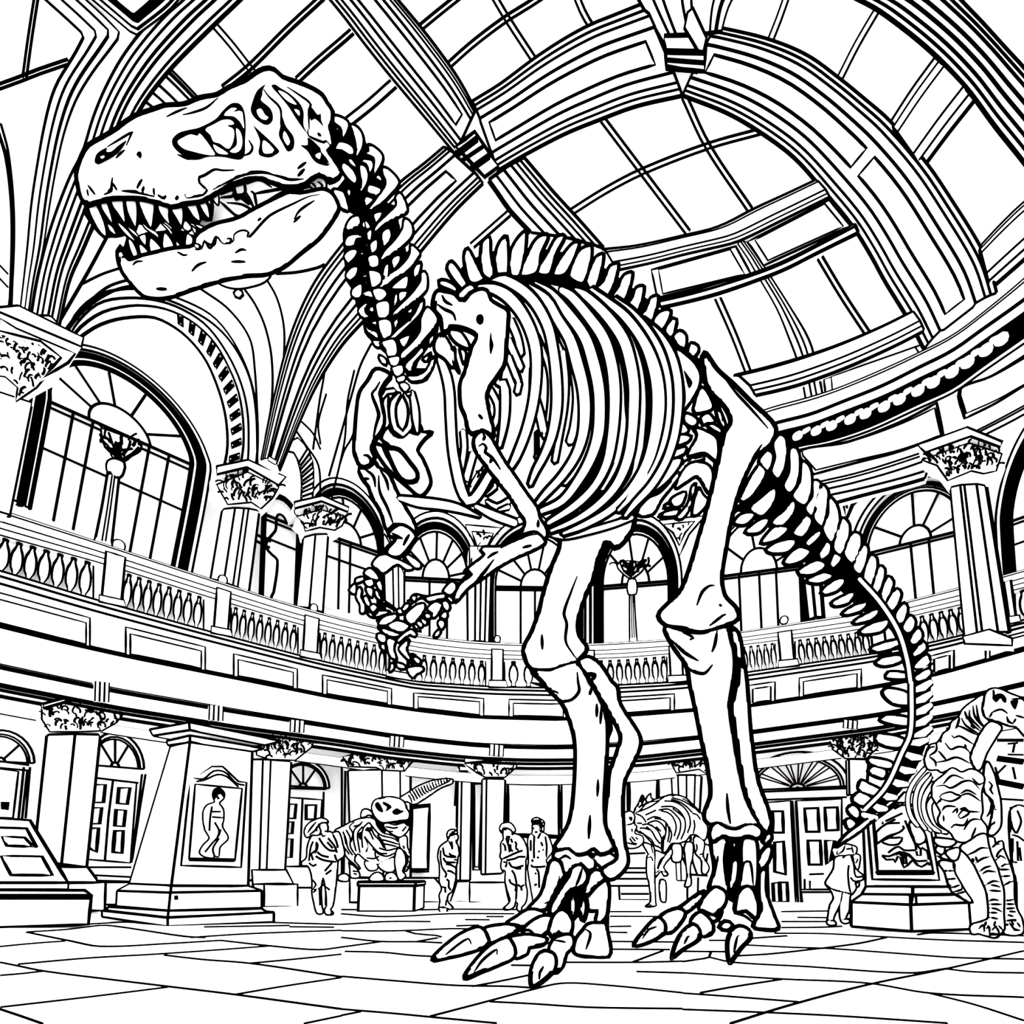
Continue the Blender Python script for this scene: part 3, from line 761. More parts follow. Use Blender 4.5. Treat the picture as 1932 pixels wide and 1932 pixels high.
column(G1, 'slender upper column standing right of the great left window', [(420, 965), (486, 968), (466, 1122), (398, 1096)], Q('404,925 462,902 522,930 510,950 488,970 470,958 425,962 415,945'), flutes=(.3, .55, .68), R=14.6, seed=3, abacus=[T4('1205,755 1385,720 1600,815 1560,860 1380,760 1205,800')])
column(G1, 'second slender upper column, left of the fossil upper arm', [(573, 1018), (616, 1012), (606, 1158), (560, 1148)], Q('556,985 600,972 650,985 642,1002 628,1010 600,1005 572,1012 568,995'), flutes=(.45,), R=14.6, seed=4, capn=45, abacus=[T4('1650,955 1810,920 1960,985 1955,1010 1805,950 1650,990')])
column(G1, 'tall upper column right of the tail with leafy capital', [(1795, 924), (1858, 921), (1902, 1195), (1822, 1206)], Q('1742,880 1830,848 1893,868 1882,900 1858,905 1835,900 1790,918 1770,890'), flutes=(.3, .42, .78), R=13.7, seed=5, capn=90,
       abacus=[T6('1340,640 1620,540 1820,620 1810,650 1640,590 1380,680')], base=[T6('1590,1690 1740,1650 1870,1700 1870,1740 1600,1730')])
column(G1, 'plain half column between the two middle gallery arches', [(883, 1090), (925, 1062), (920, 1216), (884, 1214)], Q('884,1040 925,1040 925,1060 884,1088'), flutes=(.3, .55, .8), R=14.8, capn=2, w_=5)
column(G1, 'half column half hidden behind the tail near its root', [(1520, 1100), (1545, 1105), (1550, 1168), (1528, 1172)], Q('1515,1070 1545,1070 1545,1103 1520,1098'), flutes=(.5,), R=14.8, capn=2, w_=5)
column(G1, 'half column left of the far claws under the second arch', [(790-66, 1010), (760, 1085), (760, 1205), (730, 1200)], Q('724,1000 750,1000 760,1083 724,1008'), flutes=(.4, .7), R=15, capn=1, w_=3.4)
m = M(); 
for q in ('520,985 518,1005 505,1020 500,1035 512,1050 522,1060 515,1120 510,1130', '478,1010 510,1025', '478,1022 508,1037'): m.line(Q(q), 4.2, cyl(14.8), lift=.1)
trim(m)
# triangular carved spandrels
for pl, sd in (('878,992 945,998 912,1072 896,1050', 1), ('1232,985 1330,975 1300,1010 1282,1050 1262,1010', 2), ('1575,925 1650,915 1610,955 1590,1000', 3)):
    m = M(); q = Q(pl); plate(m, q, cyl(15.1), lift=.05, thick=.1, w_=3.4)
    c = np.mean(q, axis=0); plate(m, [(c[0]+(x-c[0])*.6, c[1]+(y-c[1])*.6) for x, y in q], cyl(15.1), lift=.1, thick=.1, w_=3.4)
    squiggles(m, [(c[0]+(x-c[0])*.45, c[1]+(y-c[1])*.45) for x, y in q], cyl(15.1), 6, seed=sd, lift=.13, size=9); trim(m)
# lower columns
column(G2, 'double-faced pillar behind the slanted label stand at left', T7('270,300 555,300 478,1045 195,1010'), T7('215,160 440,95 705,135 690,180 640,240 560,285 420,290 260,290 215,220'), flutes=(.48,), seed=6, capn=95, base=[T7('190,1040 480,1045 530,1110 530,1130 200,1130'), T7('200,1135 575,1130 570,1285 200,1290')], w_=4.4, abacus=[T7('215,140 430,85 700,130 705,150 450,100 215,165')])
column(G2, 'pillar just right of the tall tapering statue stand', T7('1425,440 1640,450 1605,1060 1410,1120'), T7('1435,370 1600,300 1775,330 1750,380 1660,450 1510,445 1440,420'), flutes=(.25, .45), seed=7, capn=60, base=[T7('1415,1060 1610,1060 1650,1135 1420,1140'), T7('1480,1140 1670,1140 1670,1265 1480,1265')])
column(G2, 'pillar directly above the crouching skeleton on its block', T8('40,500 385,500 385,1110 60,1100'), T8('0,430 160,395 425,400 410,440 350,510 220,505 190,490 30,485'), flutes=(.52, .82), seed=8, capn=70, base=[T8('40,1105 520,1105 560,1150 560,1240 40,1240')], R=14.6)
column(G2, 'pillar between the leaning man and the man in a cap', T8('800,550 920,550 905,1080 795,1085'), T8('690,470 820,430 990,432 985,490 920,545 810,545 760,520'), flutes=(.15,), seed=9, capn=55, base=[T8('720,1130 920,1130 945,1255 720,1240')], abacus=[T8('685,430 990,430 990,445 690,470')])
column(G2, 'flat pilaster left of the man in a cap', T8('665,510 730,510 720,1120 655,1120'), T8('660,470 735,470 735,510 662,508'), flutes=(.2,), seed=10, capn=3, base=[T8('650,1125 720,1125 720,1240 610,1240')], R=14.8)
column(G2, 'pillar half hidden between the two leg bones', T9('-60,530 100,530 70,1120 -30,1120'), T9('-90,420 110,400 140,530 90,500 -40,520'), flutes=(.2, .5, .8), seed=11, capn=40, R=14.6)
column(G2, 'pillar behind the tail, above the child', T9('930,440 1045,440 1030,640 935,640'), T9('830,330 1085,310 1105,380 1040,440 920,440 850,390'), flutes=(.1,), seed=12, capn=75, R=14.4)
# lamp posts on the gallery
def lamp(label, shaft, head, knob, glow, Y, w_=3.6, sd=1):
    t = thing('lamp_post', label, 'lamp', P(*shaft[-1][:2], Y), 'lamp posts on the gallery')
    m = M(); bone(m, [(x, y, Y, h) for x, y, h in shaft], w_=w_, flat=.9, cap=.1); m.strokes([[(x - h*.2, y) for x, y, h in shaft], [(x + h*.25, y) for x, y, h in shaft]], w_*.7, Y, False, False); m.build('shaft', 'stone', t)
    m = M(); blob(m, head, Y, th=.15, rnd=15, w_=w_); squiggles(m, head, plane(Y - .16), 16, w_=3, size=18, seed=sd, lift=0); m.build('lamp_head', 'stone', t)
    m = M(); c_ = np.mean(head, axis=0); hx = max(p[0] for p in head) - c_[0]; hy = max(p[1] for p in head) - c_[1]
    for u in ((-.9, -.7, -.6, .2, 0, .8), (.9, .1, .6, .5, .1, .9), (-.5, -.8, -.3, 0, -.05, .7), (.1, -.6, .05, 0, 0, .6), (-.7, .1, 0, .3, .6, .2), (.5, -.3, .4, .2, .1, .6)): m.line([(c_[0] + u[k] * hx, c_[1] + u[k + 1] * hy) for k in (0, 2, 4)], w_, plane(Y - .22))
    m.build('leaf', 'stone', t)
    m = M(); blob(m, knob, Y - .05, th=.12, rnd=9, w_=w_ * 1.1); m.build('collar', 'stone', t)
yl = cyl(14.6)(210, 900)[0].y
lamp('tall lamp post with leafy bowl head in front of the great left window', [(214, 896, 11), (205, 960, 12.5), (194, 1030, 15)], T4('575,490 600,500 720,545 800,585 790,620 740,650 700,680 640,660 620,600 585,560'), T4('610,680 650,665 705,690 700,740 680,770 620,755 605,720'), None, yl)
lamp('small lamp post with bowl head between the two leg bones', [(1192, 1118, 6), (1193, 1160, 7), (1195, 1213, 8.5)], T5('1560,1270 1600,1245 1700,1255 1715,1280 1680,1320 1645,1345 1600,1320'), T5('1625,1350 1665,1350 1668,1430 1625,1432'), None, cyl(14.6)(1192, 1150)[0].y, 2.8, 2)

# ---- lower storey: doors with fanlights, wall frames
DN = [0]
SL2 = cyl(15.5)
def fan(m, c, rx, ry, spokes, sf, w_=3.2, ring=1.12, tilt=0.0, double=False):
    def at(a, k): return (c[0] + math.cos(a)*rx*k, c[1] + math.cos(a)*rx*k*tilt - math.sin(a)*ry*k)
    arc = lambda k: [at(a, k) for a in np.linspace(0, math.pi, 15)]
    strip(m, arc(ring), arc(1.0), [(0, .16, 1.1), (1, .1, 1.1)], sf, w_=w_, thick=.1, step=12)
    m.line(arc(.93), w_ * .9, sf, lift=.03)
    m.line(arc(.16), w_ * 1.2, sf, lift=.03)
    for a in spokes:
        a = math.radians(a)
        if double:
            m.line([at(a - .06, .2), at(a - .06, .93)], w_ * .7, sf, sm=False, lift=.03); m.line([at(a + .06, .2), at(a + .06, .93)], w_ * .7, sf, sm=False, lift=.03)
        else: m.line([at(a, .16), at(a, .93)], w_, sf, sm=False, lift=.03)
    m.line([at(0, 1.1), at(math.pi, 1.1)], w_, sf, sm=False, lift=.1)
def door(outer, panels, fanp, lines=(), wframe=3.2):
    DN[0] += 1; m = M(); plate(m, outer, SL2, lift=.05, thick=.1, w_=wframe)
    o = struct(m, 'door_%d' % DN[0], 'wood')
    m = M(); fan(m, *fanp, SL2) if not isinstance(fanp[-1], dict) else fan(m, *fanp[:-1], SL2, **fanp[-1])
    m.build('fanlight', 'plaster', o)
    for q in panels:
        m = M(); plate(m, q, SL2, lift=.1, thick=.04, w_=5.5); m.build('door_panel', 'glass', o)
    if lines:
        m = M()
        for q in lines: m.line(q, 3.2, SL2, sm=False, lift=.08)
        m.build('door_frame', 'wood', o)
door(T7('530,540 770,570 735,1020 485,1000'), [T7('530,580 590,580 580,680 522,680'), T7('515,710 570,710 558,800 508,800'), T7('505,825 552,825 540,960 495,935'), T7('668,598 730,598 715,690 660,685'), T7('652,720 705,725 695,815 645,812'), T7('645,840 692,840 685,965 635,960')],
     ((650/3, 1288+480/3), 47, 57, (55, 90, 128), {'tilt': .08}), [T7('635,560 610,760 590,1005'), T7('530,540 780,570'), T7('800,520 770,780 740,1020'), T7('490,1045 740,1045'), T7('535,1090 735,1100'), T7('540,1120 730,1125'), T7('820,520 790,700 745,1000')])
door(T7('-60,480 100,505 70,765 -60,765'), [T7('10,680 35,680 30,720 12,715')], ((0, 1288+450/3), 55, 52, (45,), {'tilt': .05}), [T7('-60,480 160,500'), T7('130,480 100,770'), T7('150,500 120,770'), T7('165,480 140,770'), T7('-60,440 160,470')])
door(T7('1620,650 1820,665 1800,1040 1610,1040'), [T7('1630,690 1672,690 1665,770 1625,770'), T7('1625,790 1655,790 1650,855 1620,855'), T7('1618,885 1650,885 1645,990 1610,990'), T7('1730,695 1785,695 1780,775 1730,775')],
     ((1715/3, 1288+592/3), 43, 45, (55, 90, 128), {'tilt': .06}), [T7('1710,660 1695,1035'), T7('1620,600 1845,605'), T7('1830,620 1825,800')])
door(T8('85,690 170,690 170,900 85,900'), [T8('100,710 165,710 160,760 110,760')], ((200/3+644, 1288+640/3), 39, 40, (125, 150), {}), [])
door(T9('470,680 610,670 640,1260 490,1260'), [T9('510,730 565,730 570,850 510,850'), T9('520,905 570,900 582,1085 520,1070'), T9('510,1135 545,1130 550,1240 515,1240'), T9('550,1130 590,1130 595,1240 555,1240')],
     ((1288+650/3, 1288+600/3), 88, 60, (20, 45, 65, 85, 105, 125, 150), {'double': True, 'tilt': -.04}), [T9('450,620 930,600'), T9('460,665 930,650'), T9('620,670 655,1280'), T9('640,670 672,1280')])
door(T9('645,670 900,660 900,1170 670,1170'), [T9('690,715 765,712 772,845 700,845'), T9('805,710 875,708 880,835 812,838'), T9('708,895 778,895 785,1030 715,1030'), T9('808,895 860,895 840,1000 815,1030')],
     ((1288+650/3, 1288+600/3), 1, 1, (), {}), [T9('715,1085 800,1082'), T9('690,1110 690,1170'), T9('720,1120 720,1170 830,1170')])
frames = [T8('925,565 1245,570 1245,880 925,870'), T8('1620,545 1795,545 1795,760 1620,760'), T8('395,700 500,690 490,1070 375,1070'), T8('745,560 800,560 780,1060 745,1060')]
for k, q in enumerate(frames):
    m = M(); plate(m, q, SL2, lift=.08, thick=.05, w_=4)
    c = np.mean(q, axis=0); plate(m, [(c[0]+(x-c[0])*.9, c[1]+(y-c[1])*.93) for x, y in q], SL2, lift=.13, thick=.05, w_=5); trim(m)
m = M()
for q in ('390,512 650,527 640,700', '390,530 635,545', '655,520 650,820', '0,430 0,1100', '20,490 10,1100'): m.line(T8(q), 3.4, SL2, sm=False, lift=.1)
trim(m)
# right of the tail: banded wall beside the big skeleton
m = M()
for q, ww in ((T9('1780,330 1932,330'), 5), (T9('1780,432 1932,452'), 9), (T9('1770,560 1932,592'), 9), (T9('1420,105 1700,40 1932,-30'), 5), (T9('1800,660 1932,668'), 3.5), (T9('1840,350 1900,345'), 3), (T9('1840,410 1932,412'), 3), (T9('1880,350 1870,400'), 3), (T9('1770,480 1790,550'), 3), (T9('1760,540 1830,470'), 3), (T9('1870,480 1885,550'), 3)): m.line(q, ww, SL2, sm=False, lift=.1)
trim(m)
# skirting: low stone dado of the lower storey
m = M()
for q in (T7('580,1130 740,1130'), T7('580,1255 660,1255'), T7('1420,1130 1480,1260'), T7('1480,1160 1780,1160'), T7('1500,1265 1780,1262'), T7('1560,1300 1780,1300'), T8('420,1105 560,1105'), T8('410,1240 560,1245'), T8('420,1150 510,1150 510,1240'), T8('600,1250 760,1265'), T8('760,1265 960,1265'), T8('1510,1150 1740,1150'), T8('1570,1155 1575,1250'), T8('1580,1195 1740,1195'), T8('1580,1230 1740,1230'), T8('1560,1110 1730,1110'), T8('1560,1050 1720,1050'), T8('1560,1075 1720,1075'), T8('1600,970 1720,965'), T9('670,1185 840,1185'), T9('670,1190 680,1280 830,1285'), T9('50,1090 140,1090'), T9('50,1120 120,1120')):
    m.line(q, 3.3, SL2, sm=False, lift=.1)
o = struct(m, 'baseboard_back')
def A1(t): return S(130, 120, 4.83, t)
def A2(t): return S(430, 120, 4.83, t)
def AC(t): return S(600, 400, 4.83, t)
def AD(t): return S(640, 700, 4.83, t)
def AE(t): return S(640, 950, 4.83, t)
def A6(t): return S(1000, 550, 3.864, t)
rex = thing('dinosaur_skeleton', 'giant mounted tyrannosaur skeleton striding across the middle of the hall', 'dinosaur skeleton', (1.6, 7.0, 0))
def part(name, poly, Y, th=.12, rnd=14, w_=6, parent=None, strokes=None, fills=(), whites=(), sw=4.5, sm=True, c=0.0, step=7, **k):
    m = M(); blob(m, poly, Y, th=th, rnd=rnd, w_=w_ * 1.12, sm=sm, c=c, step=step)
    for q in fills: m.fill(q, 1, .02, 5, Y=Y)
    for q in whites: m.fill(q, 0, .045, 5, Y=Y)
    if strokes: m.strokes(strokes, sw, Y)
    return m.build(name, 'bone', parent or rex)
def rib(name, pts, Y, hw, w_=4.2, flat=.7, parent=None, step=12):
    m = M(); n = len(pts)
    bone(m, [(x, y, Y if not callable(Y) else Y(x, y), hw[min(i, len(hw) - 1)] if hasattr(hw, '__len__') else hw) for i, (x, y) in enumerate(pts)], flat=flat, w_=w_ * 1.35, step=step, rim=True)
    return m.build(name, 'bone', parent or rex)
def arm_rod(pts, Y, hw, parent=None):
    m = M(); n = len(pts); q = [P(x, y, Y(x, y) if callable(Y) else Y) for x, y in cr(pts, 20)]
    m.tube(q, K(*pts[0], Y(*pts[0]) if callable(Y) else Y) * hw, n=8); return m.build('steel_rod', 'bone', parent or rex)
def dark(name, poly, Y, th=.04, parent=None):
    m = M(); blob(m, poly, Y, th=th, rnd=20, w_=0, step=12); m.m = [1] * len(m.m); o = m.build(name, 'bone', parent or rex); o['label'] = 'black sheet painted as shade'; return o  # all-black sheet that paints in the shade between bones

# ---------------- skull
YS = 6.3
sk = part('skull', A1('150,1280 110,1200 85,1080 80,1000 110,900 150,810 190,760 330,680 460,600 520,550 640,480 760,440 880,400 1060,385 1200,330 1360,300 1440,250 1500,220 1620,170 1700,110 1780,68 1830,60')
  + A2('430,75 500,140 600,175 720,220 860,300 900,370 950,440 945,500 925,560 935,640 955,720 935,752 900,790 960,880 1030,985 1030,985 1000,1030 920,1070 905,1045 830,1000 760,1035 690,1090 580,1105 480,1098 400,1070 300,1035 200,1035 100,1060 0,1100')
  + A1('1380,1140 1300,1190 1200,1240 1060,1262 930,1292 880,1275 750,1240 620,1215 500,1213 400,1215 300,1235 230,1255 150,1285'),
  YS, th=.55, rnd=60, w_=8, step=9, sw=4.2,
  strokes=[A1('890,488 1000,440 1080,405'), A1('1035,470 1120,455 1250,410 1360,315'), A1('170,1150 180,1210'), A1('175,1110 240,1195'), A1('398,1040 392,1100 385,1150 320,1192'), A1('400,1090 440,1155'), A1('620,1138 670,1055'),
   A1('480,1160 600,1168 660,1178 780,1212'), A1('665,1180 688,1120'), A1('775,1135 778,1200'), A1('810,1200 865,1225 888,1205'), A1('970,1238 998,1208'), A1('1055,1185 1070,1220 1120,1215 1220,1190 1258,1150 1258,1150 1190,1085 1190,1040 1190,1040 1240,1020 1330,968 1400,975 1510,970'),
   A1('1310,1147 1450,1070 1580,1012 1680,992 1800,995 1932,1040'), A2('430,1015 560,1053 690,1048'), A1('430,865 510,790'), A1('1640,700 1675,770 1650,820 1600,838'), A1('990,830 1090,872 1160,852'), A1('350,762 460,700 580,628 580,628 525,748'),
   A2('325,235 370,300 478,415 480,560'), A2('540,215 650,290 755,375 738,430 740,600'), A2('730,600 735,660 870,720 895,708 935,750'), A2('635,960 715,900'), A2('635,1027 700,960')],
  fills=[A1('232,880 258,815 350,762 340,800 385,800 450,745 525,700 470,790 400,850 300,905 262,920 236,905'), A1('612,830 632,798 655,800 665,835 650,868 632,850'),
   A1('940,690 1000,630 1080,605 1190,580 1340,500 1400,430 1480,362 1550,362 1595,420 1612,560 1606,700 1600,840 1560,875 1500,870 1400,850 1260,850 1180,875 1090,870 990,800 945,745'),
   A2('345,188 270,240 225,340 207,425 240,490 325,552 370,555 408,515 405,445 375,395 300,330 312,290 320,230'), A2('225,553 225,553 470,795 430,832 375,856 282,826 290,700'),
   A2('478,430 500,490 530,570 600,670 598,770 548,802 500,730 463,650 478,560'), A2('395,200 430,188 470,215 560,270 655,360 690,440 690,560 725,640 690,600 620,500 550,390 460,280'),
   A2('755,390 790,430 820,465 848,455 850,510 872,575 830,530 790,500 760,520 735,460 738,420'), A2('812,625 840,630 855,665 825,662'), A2('660,742 725,740 728,670 845,770 850,800 900,860 930,920 910,932 830,915 780,880 720,790')],
  whites=[A1('285,850 320,838 325,852 300,868'), A1('990,712 1050,670 1115,645 1170,660 1190,637 1240,690 1290,760 1330,830 1260,830 1130,800 1040,770'), A1('1245,600 1330,550 1400,515 1475,515 1505,550 1440,565 1500,600 1498,700 1455,775 1370,725 1320,712 1290,650'),
   A1('1415,470 1480,405 1530,410 1492,445 1550,430 1578,440 1585,480 1595,590 1560,530 1500,480'), A1('1525,590 1560,620 1580,700 1565,780 1520,812 1468,800 1530,740'), A1('1315,737 1360,760 1450,822 1370,820 1335,790'),
   A2('262,425 300,410 340,470 370,490 350,512 300,500 268,455'), A2('325,700 420,785 405,812 325,812'), A2('515,615 565,710 545,745 502,670'), A2('460,245 540,280 625,372 560,350 500,300'), A2('605,415 650,430 650,475'), A2('795,835 845,812 835,870')])
jaw = part('lower_jaw', T1('690,1398 670,1430 675,1490 700,1550 740,1600 810,1670 890,1688 970,1675 1100,1630 1270,1580 1400,1557 1500,1550 1600,1510 1700,1430 1800,1350 1850,1290 1890,1230 1915,1180 1900,1130 1860,1085 1820,1078 1790,1082 1700,1100 1640,1095 1560,1130 1440,1190 1350,1240 1220,1275 1150,1310 1105,1350 1100,1395 1050,1405 980,1412 900,1430 800,1455 730,1478 705,1450'),
  YS + .05, th=.4, rnd=40, w_=8, step=9, sw=4.5, strokes=[A1('585,1840 620,1812 675,1805'), A1('990,1720 1050,1752 1082,1745'), A1('1120,1895 1180,1840 1255,1810'), A1('1480,1808 1610,1808'), A1('1515,1728 1580,1697 1617,1705'), A2('605,1420 650,1350 790,1250'), A2('600,1450 665,1390'), A2('275,1437 305,1412'),
   T1('885,1636 945,1636'), A2('840,1195 740,1215 600,1280 400,1380 330,1440 200,1582 178,1580 190,1540 130,1523 60,1560 50,1620 -10,1645'), A1('1440,1645 1400,1640 1345,1580 1290,1690 1240,1620 1210,1690 1150,1700'), A1('1440,1600 1480,1600 1470,1640 1430,1635'), A1('1230,1620 1320,1660 1350,1580'), A1('1150,1640 1200,1660 1180,1700 1140,1660')])
dark('mouth_shade', A1('140,1290 250,1240 500,1220 750,1245 930,1295 1060,1265 1300,1195 1306,1440 1240,1430 1200,1412 1160,1470 1060,1455 1030,1512 940,1505 900,1460 850,1440 770,1545 700,1480 640,1470 615,1540 560,1500 540,1560 430,1592 380,1590 320,1602 220,1500 185,1450 120,1340'), YS + .22, parent=sk)  # shade behind the teeth, put in as a black sheet
dark('mouth_shade', A1('440,1470 520,1560 640,1570 700,1535 860,1520 960,1495 1060,1530 1150,1560 1300,1450 1240,1520 1150,1640 1060,1692 850,1712 640,1782 540,1802 480,1800 450,1700 500,1660 520,1590'), YS + .3, parent=jaw)
part('mouth_roof', A1('1300,1200 1450,1110 1600,1050 1750,1050 1932,1080') + A2('480,1080 700,1080 830,1090 700,1120 500,1180 250,1330 50,1420') + A1('1300,1470 1180,1540 1200,1420 1290,1430'), YS + .4, th=.05, w_=5, parent=sk, sw=5,
  strokes=[A1('1380,1200 1500,1155 1500,1210 1420,1222 1380,1225'), A1('1500,1112 1590,1090 1605,1190 1530,1200 1515,1140 1500,1112'), A1('1380,1262 1540,1410'), A1('1410,1278 1550,1398 1660,1345 1580,1290 1440,1270'), A1('1620,1180 1690,1330'), A1('1660,1165 1690,1190 1715,1320'), A1('1620,1100 1740,1065 1850,1130'), A1('1690,1190 1932,1150'), A2('250,1190 500,1145 720,1110'), A1('1520,1250 1560,1225 1640,1290')],
  fills=[A1('1370,1160 1490,1110 1560,1060 1700,1030 1800,1050 1700,1065 1600,1100 1480,1140 1390,1185'), A1('1500,1200 1620,1200 1650,1290 1590,1230 1520,1250')])
for q in ('180,1290 240,1280 290,1370 330,1480 340,1575 290,1540 230,1440 190,1350', '285,1255 340,1260 370,1330 400,1462 350,1400 300,1320', '385,1240 490,1240 500,1310 512,1455 450,1370 400,1300', '525,1240 610,1240 612,1495 570,1430 530,1330',
          '640,1250 770,1270 770,1400 750,1498 700,1420 665,1340', '815,1275 905,1310 910,1400 920,1468 870,1420 820,1340', '930,1305 1030,1295 1030,1482 985,1420', '1065,1280 1150,1275 1185,1360 1195,1435 1140,1400 1100,1340', '1185,1260 1235,1255 1270,1310 1280,1412 1230,1360', '1250,1240 1292,1240 1290,1292', '1305,1200 1360,1190 1360,1290 1320,1250'):
    part('tooth', A1(q), YS + .02, th=.05, rnd=8, w_=2.6, parent=sk, step=4)
for q in ('470,1700 490,1690 520,1790 500,1800 480,1760', '540,1592 585,1630 630,1750 600,1772 560,1700', '640,1640 730,1730 665,1747', '745,1592 850,1705 750,1727', '870,1545 915,1580 955,1675 865,1697', '975,1610 1020,1670 985,1682', '1080,1550 1150,1625 1070,1672',
          '435,1440 520,1505 615,1625 560,1595 480,1515', '532,1478 620,1550 640,1592 560,1532', '350,1460 400,1490 430,1562 370,1522', '640,1580 700,1560 700,1660', '660,1440 690,1500 770,1560 830,1600 800,1540 730,1500', '820,1430 900,1520 960,1590 920,1500', '1060,1430 1120,1500 1090,1530 1040,1500', '1115,1475 1165,1520 1150,1555', '1140,1460 1250,1500 1200,1510'):
    part('tooth', A1(q), YS + .08, th=.04, rnd=8, w_=2.6, parent=jaw, step=4)
part('jaw_joint', A2('740,1110 790,1050 870,1050 900,1100 890,1150 850,1190 800,1160'), YS + .1, th=.1, w_=3, parent=jaw, strokes=[A2('760,1090 800,1120 790,1150'), A2('820,1080 860,1110 850,1150')], sw=4)

# ---------------- neck
YN = 6.7
dark('shade_backing', A2('930,520 1000,600 1120,540 1230,640 1280,780 1330,900 1420,1000 1450,1140 1400,1250 1520,1290') + AC('760,220 800,330 850,520 930,600 940,760 940,900 1090,960 1090,1120 1000,1250 900,1420 1040,1420 1000,1540 850,1570 800,1480 650,1330 520,1210 420,1100 400,960 340,850 330,740 260,640 240,480 230,330 230,150 330,30 ')
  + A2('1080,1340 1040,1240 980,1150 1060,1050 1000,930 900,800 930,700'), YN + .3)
blades = [A2(q) for q in ('960,480 1040,495 1105,550 1080,650 1040,700 1030,600 965,540', '1120,560 1190,590 1237,680 1225,780 1165,875 1170,780 1140,640', '1270,745 1330,760 1412,840 1400,920 1310,1060 1330,950 1330,870 1240,822 1285,800', '1190,890 1260,875 1318,890 1330,950 1290,1010 1265,930',
  '1195,930 1240,930 1282,1000 1265,1110 1185,1215 1215,1100', '1405,950 1470,970 1562,1085 1500,1180 1400,1280 1270,1352 1350,1240 1440,1100 1410,1010', '980,790 1010,718 1080,725 1145,770 1150,832 1110,842 1040,800', '1055,905 1130,960 1180,1050 1162,1105 1090,1050 1030,950',
  '1565,1180 1600,1220 1638,1345 1560,1395 1430,1470 1325,1558 1350,1480 1450,1380 1535,1290 1525,1225', '955,1155 1050,1170 1080,1230 1100,1340 1030,1320', '1090,875 1130,870 1180,960 1120,930', '1285,1110 1400,1150 1370,1205 1270,1180', '1250,1215 1330,1245 1255,1310', '1340,1045 1380,1015 1415,1085', '1090,1135 1130,1170 1110,1225 1085,1190')]
blades += [AC(q) for q in ('785,65 830,80 867,150 860,220 780,310 640,410 560,462 600,370 700,260 770,150', '845,300 932,375 920,410 840,520 720,600 590,690 495,692 620,590 740,510 820,420 838,370', '940,560 975,545 998,600 990,710 900,800 780,890 658,972 655,950 750,850 860,740 935,630',
  '955,785 967,830 940,920 850,1020 700,1150 590,1192 495,1168 640,1150 720,1080 860,960 920,850', '995,870 1040,900 1092,990 1000,1130 900,1240 758,1352 750,1300 850,1200 930,1090 940,970', '950,1230 965,1270 870,1390 850,1462 800,1435 800,1390 880,1310', '1080,1312 1062,1370 1030,1450 950,1530 850,1548 812,1500 900,1495 980,1450 1040,1340',
  '585,190 650,155 672,230 600,325', '695,150 735,110 730,150 712,172', '470,300 540,250 540,350 490,385', '875,515 940,460 925,560 880,610', '665,700 820,580 815,690 770,710', '680,850 710,735 730,750 720,840 680,890', '740,735 820,735 750,830', '805,920 870,870 850,930', '740,1165 840,1130 790,1240 750,1210', '1005,1170 1075,1105 1020,1225', '685,1010 735,970 710,1080', '950,1350 1035,1285 990,1360', '595,530 645,460 640,600 600,625', '675,430 750,395 750,450 690,530', '510,20 590,10 530,110')]
for q in blades: part('neck_vertebra', q, YN, th=.08, rnd=8, w_=4.6, step=5)
for q in ('250,150 300,60 370,40 390,110 330,150 280,175', '240,290 280,220 400,213 412,240 350,255 330,310 262,322', '240,400 290,350 362,350 350,400 290,465 250,450', '255,570 310,508 367,503 345,590 290,630 262,610', '310,710 397,660 390,782 315,778', '367,900 440,830 492,820 430,880 440,930 482,962 400,962', '430,1005 470,1070 540,1100 555,1157 460,1105 430,1060',
          '365,390 415,360 415,400', '360,570 440,515 430,545', '370,600 450,565 450,600', '400,750 480,720 510,790', '420,630 450,635 450,690', '455,900 500,860 515,915', '475,1010 535,990 535,1040', '555,1305 625,1350 620,1400 560,1350', '490,1170 600,1190 550,1240 500,1200'):
    part('neck_rib', AC(q), YN - .12, th=.08, rnd=8, w_=4.2, step=5)
for q in ('460,410 540,400 552,490 500,515 470,500', '460,540 565,560 572,650 490,690', '495,715 590,702 630,760 550,817', '530,840 640,820 647,940 600,970 550,962', '548,997 652,990 672,1110 600,1157 570,1100', '560,1200 690,1165 722,1290 640,1320 610,1240', '630,1342 742,1320 742,1372 690,1412', '665,1430 767,1400 777,1470 710,1497', '712,1520 790,1490 802,1522 735,1557', '740,1572 800,1560 837,1602 780,1637', '795,1655 850,1640 847,1667 815,1682', '400,130 430,75 480,140 460,160', '440,200 490,160 480,260 445,250', '440,270 460,270 458,400 445,380'):
    part('neck_vertebra', AC(q), YN - .18, th=.08, rnd=8, w_=3.4, step=5)
m = M(); m.line(AC('420,60 450,250 460,540 540,940 570,1150 640,1340 730,1560 820,1680'), 2.5, plane(YN - .3)); m.build('wire', 'bone', rex)

